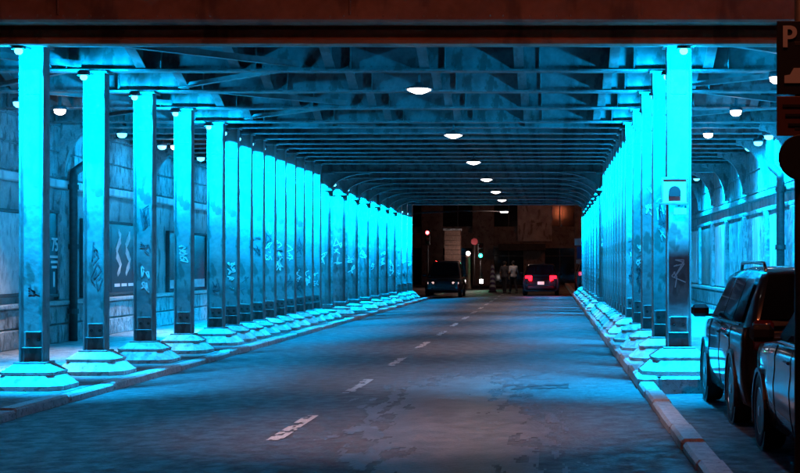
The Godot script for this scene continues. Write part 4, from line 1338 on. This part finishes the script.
func person(label: String, at: Vector3, turn: float, shirt: Color, trousers: Color, stride: float) -> void:
	var t := thing("person", label, "person", at, turn, "people crossing beyond the bridge")
	var skin_m := plain(Color(0.32, 0.19, 0.13), 0.55)
	var s := stride
	var hipL := Vector3(-0.09, 0.9, 0)
	var hipR := Vector3(0.09, 0.9, 0)
	var kneeL := Vector3(-0.1, 0.49, -s * 0.55)
	var kneeR := Vector3(0.1, 0.49, s * 0.25)
	var ankL := Vector3(-0.1, 0.09, -s * 0.8)
	var ankR := Vector3(0.1, 0.11, s * 1.0)
	var body := [[hipL, kneeL, 0.085, 0.055], [kneeL, ankL, 0.056, 0.036], [hipR, kneeR, 0.085, 0.055], [kneeR, ankR, 0.056, 0.036],
		[ankL, ankL + Vector3(0, -0.05, -0.16), 0.04, 0.032], [ankR, ankR + Vector3(0, -0.06, -0.15), 0.04, 0.032], [hipL, hipR, 0.1, 0.1],
		[Vector3(0, 0.95, 0), Vector3(0, 1.2, 0), 0.12, 0.13], [Vector3(-0.06, 1.3, 0), Vector3(0.06, 1.3, 0), 0.12, 0.12], [Vector3(-0.15, 1.42, 0), Vector3(0.15, 1.42, 0), 0.06, 0.06],
		[Vector3(0, 1.42, 0), Vector3(0, 1.55, -0.01), 0.055, 0.05]]
	var shL := Vector3(-0.19, 1.4, 0)
	var shR := Vector3(0.19, 1.4, 0)
	var elL := Vector3(-0.24, 1.12, s * 0.2)
	var elR := Vector3(0.24, 1.12, -s * 0.15)
	var wrL := Vector3(-0.24, 0.88, s * 0.1 - 0.06)
	var wrR := Vector3(0.24, 0.9, -s * 0.45 - 0.04)
	var arms := [[shL, elL, 0.052, 0.04], [elL, wrL, 0.04, 0.027], [shR, elR, 0.052, 0.04], [elR, wrR, 0.04, 0.027]]
	put(skin(body + arms, 0.016, 0.05), skin_m, "body", t)
	# clothes follow the body, a little larger
	var sh := [[Vector3(0, 0.93, 0), Vector3(0, 1.2, 0), 0.135, 0.145], [Vector3(-0.06, 1.3, 0), Vector3(0.06, 1.3, 0), 0.132, 0.132], [Vector3(-0.15, 1.42, 0), Vector3(0.15, 1.42, 0), 0.07, 0.07], [hipL + Vector3(0, 0.03, 0), hipR + Vector3(0, 0.03, 0), 0.112, 0.112], [shL, shL.lerp(elL, 0.75), 0.064, 0.058], [shR, shR.lerp(elR, 0.75), 0.064, 0.058]]
	put(skin(sh, 0.016, 0.05), plain(shirt, 0.8), "shirt", t)
	var tr := [[hipL, kneeL, 0.097, 0.07], [kneeL, ankL + Vector3(0, 0.03, 0), 0.07, 0.058], [hipR, kneeR, 0.097, 0.07], [kneeR, ankR + Vector3(0, 0.03, 0), 0.07, 0.058], [hipL - Vector3(0, 0.03, 0), hipR - Vector3(0, 0.03, 0), 0.104, 0.104]]
	put(skin(tr, 0.016, 0.04), plain(trousers, 0.85), "trousers", t)
	var c := Vector3(0, 1.63, -0.015)
	var head := [[c + Vector3(0, 0.03, 0.01), c + Vector3(0, 0.02, -0.01), 0.083, 0.08], [c + Vector3(0, -0.04, -0.03), c + Vector3(0, -0.07, -0.045), 0.055, 0.04], [c + Vector3(0, 0.0, -0.085), c + Vector3(0, -0.025, -0.1), 0.01, 0.014], [c + Vector3(-0.083, -0.02, 0.01), c + Vector3(-0.083, 0.015, 0.015), 0.012, 0.016], [c + Vector3(0.083, -0.02, 0.01), c + Vector3(0.083, 0.015, 0.015), 0.012, 0.016], [c + Vector3(-0.02, -0.06, -0.08), c + Vector3(0.02, -0.06, -0.08), 0.008, 0.008]]
	put(skin(head, 0.007, 0.012), skin_m, "head", t)
	var hair := [[c + Vector3(0, 0.045, 0.015), c + Vector3(0, 0.05, -0.025), 0.088, 0.075], [c + Vector3(0, 0.0, 0.045), c + Vector3(0, -0.06, 0.045), 0.066, 0.045]]
	put(skin(hair, 0.01, 0.03), plain(Color(0.02, 0.015, 0.012), 0.6), "hair", t)
	for e in [-0.03, 0.03]: put(lathe_mesh([Vector2(0, -0.01), Vector2(0.01, 0), Vector2(0, 0.01)], 8), M.black, "eye", t, c + Vector3(e, 0.0, -0.082))
	for w in [[wrL, -1.0], [wrR, 1.0]]:
		var wr: Vector3 = w[0]
		var o: float = w[1]
		var hand := [[wr, wr + Vector3(0, -0.08, -0.015), 0.026, 0.032]]
		for k in 4:
			var root := wr + Vector3(0, -0.085, -0.04 + 0.02 * k)
			var ln: float = [0.062, 0.07, 0.066, 0.05][k]
			hand.append([root, root + Vector3(-o * 0.004, -ln * 0.55, -0.003), 0.0095, 0.009])
			hand.append([root + Vector3(-o * 0.004, -ln * 0.55, -0.003), root + Vector3(-o * 0.022, -ln, -0.004), 0.009, 0.0075])
		hand.append([wr + Vector3(0, -0.03, -0.025), wr + Vector3(-o * 0.01, -0.07, -0.06), 0.012, 0.01])
		hand.append([wr + Vector3(-o * 0.01, -0.07, -0.06), wr + Vector3(-o * 0.018, -0.1, -0.062), 0.01, 0.008])
		put(skin(hand, 0.005, 0.008), skin_m, "hand", t)
	for a in [ankL, ankR]:
		put(skin([[a + Vector3(0, -0.045, 0.03), a + Vector3(0, -0.05, -0.17), 0.045, 0.038]], 0.012, 0.02), plain(Color(0.05, 0.05, 0.055), 0.6), "shoe", t)

# ------------------------------------------------------------------ the street beyond the bridge
func facade(label: String, at: Vector3, turn: float, w: float, h: float, depth: float, m: Material, floors: int, bays: int) -> Node3D:
	# origin at the ground, middle of the front; the front looks along local +z
	var t := thing("street_building", label, "building", at, turn)
	var ground_h := 3.6
	var fh := (h - ground_h) / floors
	var bw := w / bays
	var pw := bw * 0.42
	# piers, spandrels and the wall behind form real openings
	put(box_mesh(Vector3(w, h, depth)), m, "wall", t, Vector3(0, h * 0.5, -depth * 0.5 - 0.32))
	for k in bays + 1:
		put(box_mesh(Vector3(pw, h, 0.3), 0.02), m, "pier", t, Vector3(-w * 0.5 + bw * k, h * 0.5, -0.16))
	for fl in floors + 1:
		var y0 := ground_h + fh * fl - 0.55
		for k in bays:
			put(box_mesh(Vector3(bw - pw, 1.1, 0.24), 0.02), m, "spandrel", t, Vector3(-w * 0.5 + bw * (k + 0.5), y0 + 0.2, -0.17))
	for fl in floors + 1:
		for k in bays:
			var yy := (ground_h + fh * (fl - 1) + 0.3 + fh * 0.45) if fl > 0 else 1.5
			var hh := fh - 1.15 if fl > 0 else 2.9
			var win := put(box_mesh(Vector3(bw - pw - 0.02, hh, 0.06), 0.01), M.glass, "window", t, Vector3(-w * 0.5 + bw * (k + 0.5), yy, -0.27))
			put(box_mesh(Vector3(0.07, hh, 0.05), 0.008), M.trim, "mullion", win, Vector3(0, 0, 0.045))
			put(box_mesh(Vector3(bw - pw - 0.04, 0.07, 0.05), 0.008), M.trim, "transom", win, Vector3(0, hh * 0.22, 0.047))
	put(box_mesh(Vector3(w + 0.5, 0.4, 0.6), 0.04), m, "cornice", t, Vector3(0, h + 0.2, -0.3))
	return t

func build_far_street() -> void:
	# cross street
	struct(sheet(-60, 60, 100.5, 107.5, 0.03, 0.03, 10, 4, 0.01, 40), M.road, "cross_street", "dark street crossing beyond the bridge", "road")
	var b1 := facade("dark building across the crossing seen through the bridge", Vector3(-3.0, 0, -109), 0.0, 26.0, 15.0, 8.0, M.facade, 3, 7)
	var aw := put(box_mesh(Vector3(3.4, 0.5, 1.2), 0.03), M.soot, "awning", b1, Vector3(1.0, 2.75, 0.62))
	put(box_mesh(Vector3(2.5, 2.6, 0.12), 0.02), M.render_wall, "sign_board", b1, Vector3(1.9, 4.5, 0.07))
	facade("brick corner building with piers left beyond the bridge", Vector3(-9.4, 0, -88), PI / 2, 26.0, 12.0, 8.0, M.brick, 2, 8)
	facade("dark building right beyond the bridge", Vector3(6.2, 0, -88), -PI / 2, 26.0, 12.0, 8.0, M.facade, 2, 8)
	var br := thing("brick_pillar", "free brown brick pillar behind the parked dark van", "pillar", Vector3(-6.28, -0.02, -97))
	for k in 12:
		put(box_mesh(Vector3(1.05 - (0.02 if k % 2 else 0.0), 0.3, 0.9), 0.015), M.brick, "brick_course", br, Vector3(0, 0.16 + 0.31 * k, 0))
	put(box_mesh(Vector3(1.2, 0.14, 1.05), 0.03), M.stone, "cap_stone", br, Vector3(0, 3.8, 0))
	# lamps of the street beyond, the sodium one added
	street_lamp("white street lamp reaching over the road beyond the bridge", Vector3(-7.6, -0.02, -78.5), 4.15, Vector3(5.2, 0, 0), Color(1.0, 0.84, 0.78), 3.6, M.white_glow)
	street_lamp("added sodium street lamp at the corner of the crossing", Vector3(5.4, 0.15, -99.0), 7.0, Vector3(-2.0, 0, 0), Color(1.0, 0.5, 0.25), 12.0, M.warm_glow)  # unseen lamp added to light the far buildings, cars and people
	# traffic signals
	M.green_glow = glow(Color(0.02, 0.9, 0.55), 8.0)
	M.red_glow = glow(Color(1.0, 0.08, 0.1), 5.0)
	M.dull_red = plain(Color(0.22, 0.02, 0.025), 0.3)
	M.dull_amber = plain(Color(0.2, 0.1, 0.02), 0.3)
	M.dull_green = plain(Color(0.01, 0.08, 0.04), 0.3)
	for q in [["traffic signal showing green beyond the bridge", Vector3(-4.38, -0.02, -95), 2, 2.1], ["traffic signal showing red beside the brick corner building", Vector3(-7.75, -0.02, -95), 0, 2.95]]:
		var t := thing("traffic_signal", q[0], "traffic light", q[1])
		put(lathe_mesh([Vector2(0, 0), Vector2(0.06, 0), Vector2(0.05, q[3] + 0.8), Vector2(0, q[3] + 0.8)], 12), M.iron, "pole", t, Vector3(0, 0, -0.12))
		put(box_mesh(Vector3(0.34, 0.98, 0.2), 0.03), M.trim, "signal_head", t, Vector3(0, q[3] + 0.3, 0.06))
		for k in 3:
			var lens_m: Material = [M.dull_red, M.dull_amber, M.dull_green][k]
			if k == q[2]: lens_m = [M.red_glow, M.dull_amber, M.green_glow][k]
			var c := Vector3(0, q[3] + 0.6 - 0.3 * k, 0.17)
			put(lathe_mesh([Vector2(0, 0.045), Vector2(0.07, 0.035), Vector2(0.115, 0.0)], 20), lens_m, "lens", t, c, Basis(Vector3.RIGHT, PI / 2))
			put(lathe_mesh([Vector2(0.13, 0.0), Vector2(0.13, 0.16), Vector2(0.124, 0.16), Vector2(0.124, 0.0)], 20), M.trim, "visor", t, c, Basis(Vector3.RIGHT, PI / 2))
			if k == q[2]: omni(t, c + Vector3(0, 0, 0.12), Color(0.1, 1.0, 0.7) if k == 2 else Color(1, 0.2, 0.2), 1.2, 0.08)
	var rd := thing("road_sign", "round red sign on a thin post beside the green signal", "sign", Vector3(-4.8, -0.02, -95.6))
	put(lathe_mesh([Vector2(0, 0), Vector2(0.03, 0), Vector2(0.03, 3.3), Vector2(0, 3.3)], 10), M.iron, "post", rd)
	put(lathe_mesh([Vector2(0, 0.01), Vector2(0.21, 0.01), Vector2(0.22, 0), Vector2(0.21, -0.01), Vector2(0, -0.01)], 28, false), M.red_sheet, "disc", rd, Vector3(0, 3.0, 0.05), Basis(Vector3.RIGHT, PI / 2))
	# globe lamp, and an invented bollard standing in for a low white light
	var gl := thing("globe_lamp", "white globe lamp on a short pinkish post beside the brick pillar", "lamp", Vector3(-5.16, -0.02, -94.6))
	put(lathe_mesh([Vector2(0, 0), Vector2(0.2, 0), Vector2(0.17, 0.1), Vector2(0.15, 0.15), Vector2(0.14, 2.05), Vector2(0, 2.1)], 14), M.brick, "post", gl)
	put(lathe_mesh([Vector2(0, -0.14), Vector2(0.1, -0.1), Vector2(0.14, 0), Vector2(0.1, 0.1), Vector2(0, 0.14)], 18), M.white_glow, "globe", gl, Vector3(0, 2.24, 0))
	omni(gl, Vector3(0, 2.24, 0), Color(1, 0.9, 0.88), 2.5, 0.12)
	var bo := thing("stand_in_bollard", "made-up low bollard standing in for a small white light under the green signal", "bollard", Vector3(-4.3, -0.02, -94.0))
	put(lathe_mesh([Vector2(0, 0), Vector2(0.13, 0), Vector2(0.12, 0.35), Vector2(0, 0.35)], 14), M.iron, "stem", bo)
	put(lathe_mesh([Vector2(0, 0.35), Vector2(0.11, 0.36), Vector2(0.11, 0.6), Vector2(0, 0.62)], 14), M.white_glow, "lens", bo)
	put(lathe_mesh([Vector2(0, 0.76), Vector2(0.1, 0.74), Vector2(0.14, 0.63), Vector2(0, 0.62)], 14), M.iron, "cap", bo)
	# striped marker post
	var mk := thing("striped_marker", "tapered marker post with white and violet diagonal stripes", "marker", Vector3(-3.25, 0.0, -85.0))
	put(box_mesh(Vector3(0.5, 0.06, 0.5), 0.02), M.rubber, "foot", mk, Vector3(0, -0.02, 0))
	var st := st_new()
	lathe(st, [Vector2(0, 0.0), Vector2(0.2, 0.0), Vector2(0.08, 1.5), Vector2(0, 1.52)], 16)
	put(done(st, true), plain(Color(0.16, 0.1, 0.2), 0.5), "cone", mk)
	for k in 5:
		var ss := st_new()
		var ring := []
		for i in 17:
			var a := TAU * i / 16
			var y0 := 0.16 + 0.27 * k + 0.1 * sin(a)
			var r0 := lerpf(0.205, 0.085, y0 / 1.5)
			var r1 := lerpf(0.205, 0.085, (y0 + 0.13) / 1.5)
			ring.append([Vector3(cos(a) * r0, y0, sin(a) * r0), Vector3(cos(a) * r1, y0 + 0.13, sin(a) * r1)])
		for i in 16: quad(ss, ring[i][0], ring[i + 1][0], ring[i + 1][1], ring[i][1])
		put(done(ss, true), M.white_sheet, "stripe", mk)
	# signs on a pole at the right kerb
	var ps := thing("sign_pole", "pole with white and blue plates at the kerb beyond the bridge", "sign", Vector3(1.5, RIGHT_PAVE, -76.0))
	put(lathe_mesh([Vector2(0, 0), Vector2(0.03, 0), Vector2(0.03, 2.75), Vector2(0, 2.75)], 10), M.housing, "pole", ps)
	put(box_mesh(Vector3(0.4, 0.35, 0.012), 0.004), M.white_sheet, "plate", ps, Vector3(-0.05, 2.5, 0.04))
	put(box_mesh(Vector3(0.45, 0.6, 0.012), 0.004), M.blue_sheet, "plate", ps, Vector3(0.1, 1.95, 0.04))
	put(box_mesh(Vector3(0.35, 0.2, 0.012), 0.004), M.white_sheet, "plate", ps, Vector3(0.0, 1.5, 0.04))
	# cars
	var rc_shape := suv_shape()
	rc_shape.merge({"tail_m": M.tail_lit, "plate_m": M.plate_lit, "tl_w": 0.34, "tl_h": 0.26, "tl_y": 0.86, "plate_y": 0.62, "rails": false}, true)
	var rc := thing("driving_car", "dark car with bright red tail lights leaving the bridge", "car", Vector3(-0.44, road_y(-0.44), -75.0))
	make_car(rc, rc_shape, car_paint(Color(0.006, 0.006, 0.007)))
	for s in [-1, 1]: omni(rc, Vector3(s * 0.62, 0.8, 2.4), Color(1.0, 0.03, 0.05), 0.3, 0.08)
	var pc_shape := suv_shape()
	var pc := thing("parked_car", "dark car with dim red tail lights at the kerb beyond the last column", "car", Vector3(2.1, RIGHT_PAVE + 0.012, -73.8))
	pc_shape.merge({"tail_m": glow(Color(1.0, 0.03, 0.07), 0.7), "rails": false, "W": 1.7, "tl_w": 0.16, "tl_h": 0.2}, true)
	make_car(pc, pc_shape, car_paint(Color(0.05, 0.03, 0.035)))
	var van := suv_shape()
	van.merge({"H": 1.78, "W": 1.8, "rails": false}, true)
	var lc := thing("parked_car", "tall dark car facing the bridge in front of the brick pillar", "car", Vector3(-5.2, road_y(-5.2) + 0.02, -75.0), PI)
	van.merge({"head_m": glow(Color(1.0, 0.62, 0.55), 0.9)}, true)  # faint glow put into the headlights to paint the glints on them
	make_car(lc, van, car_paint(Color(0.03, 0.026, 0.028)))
	person("person in a white top and dark trousers walking away beside the red-lit car", Vector3(-1.95, road_y(-1.95) + 0.005, -80.0), 0.5, Color(0.62, 0.6, 0.6), Color(0.02, 0.02, 0.025), 0.22)
	person("person in dark clothes walking beside the one in white", Vector3(-2.45, road_y(-2.45) + 0.005, -81.0), -0.4, Color(0.07, 0.065, 0.07), Color(0.025, 0.025, 0.03), 0.15)
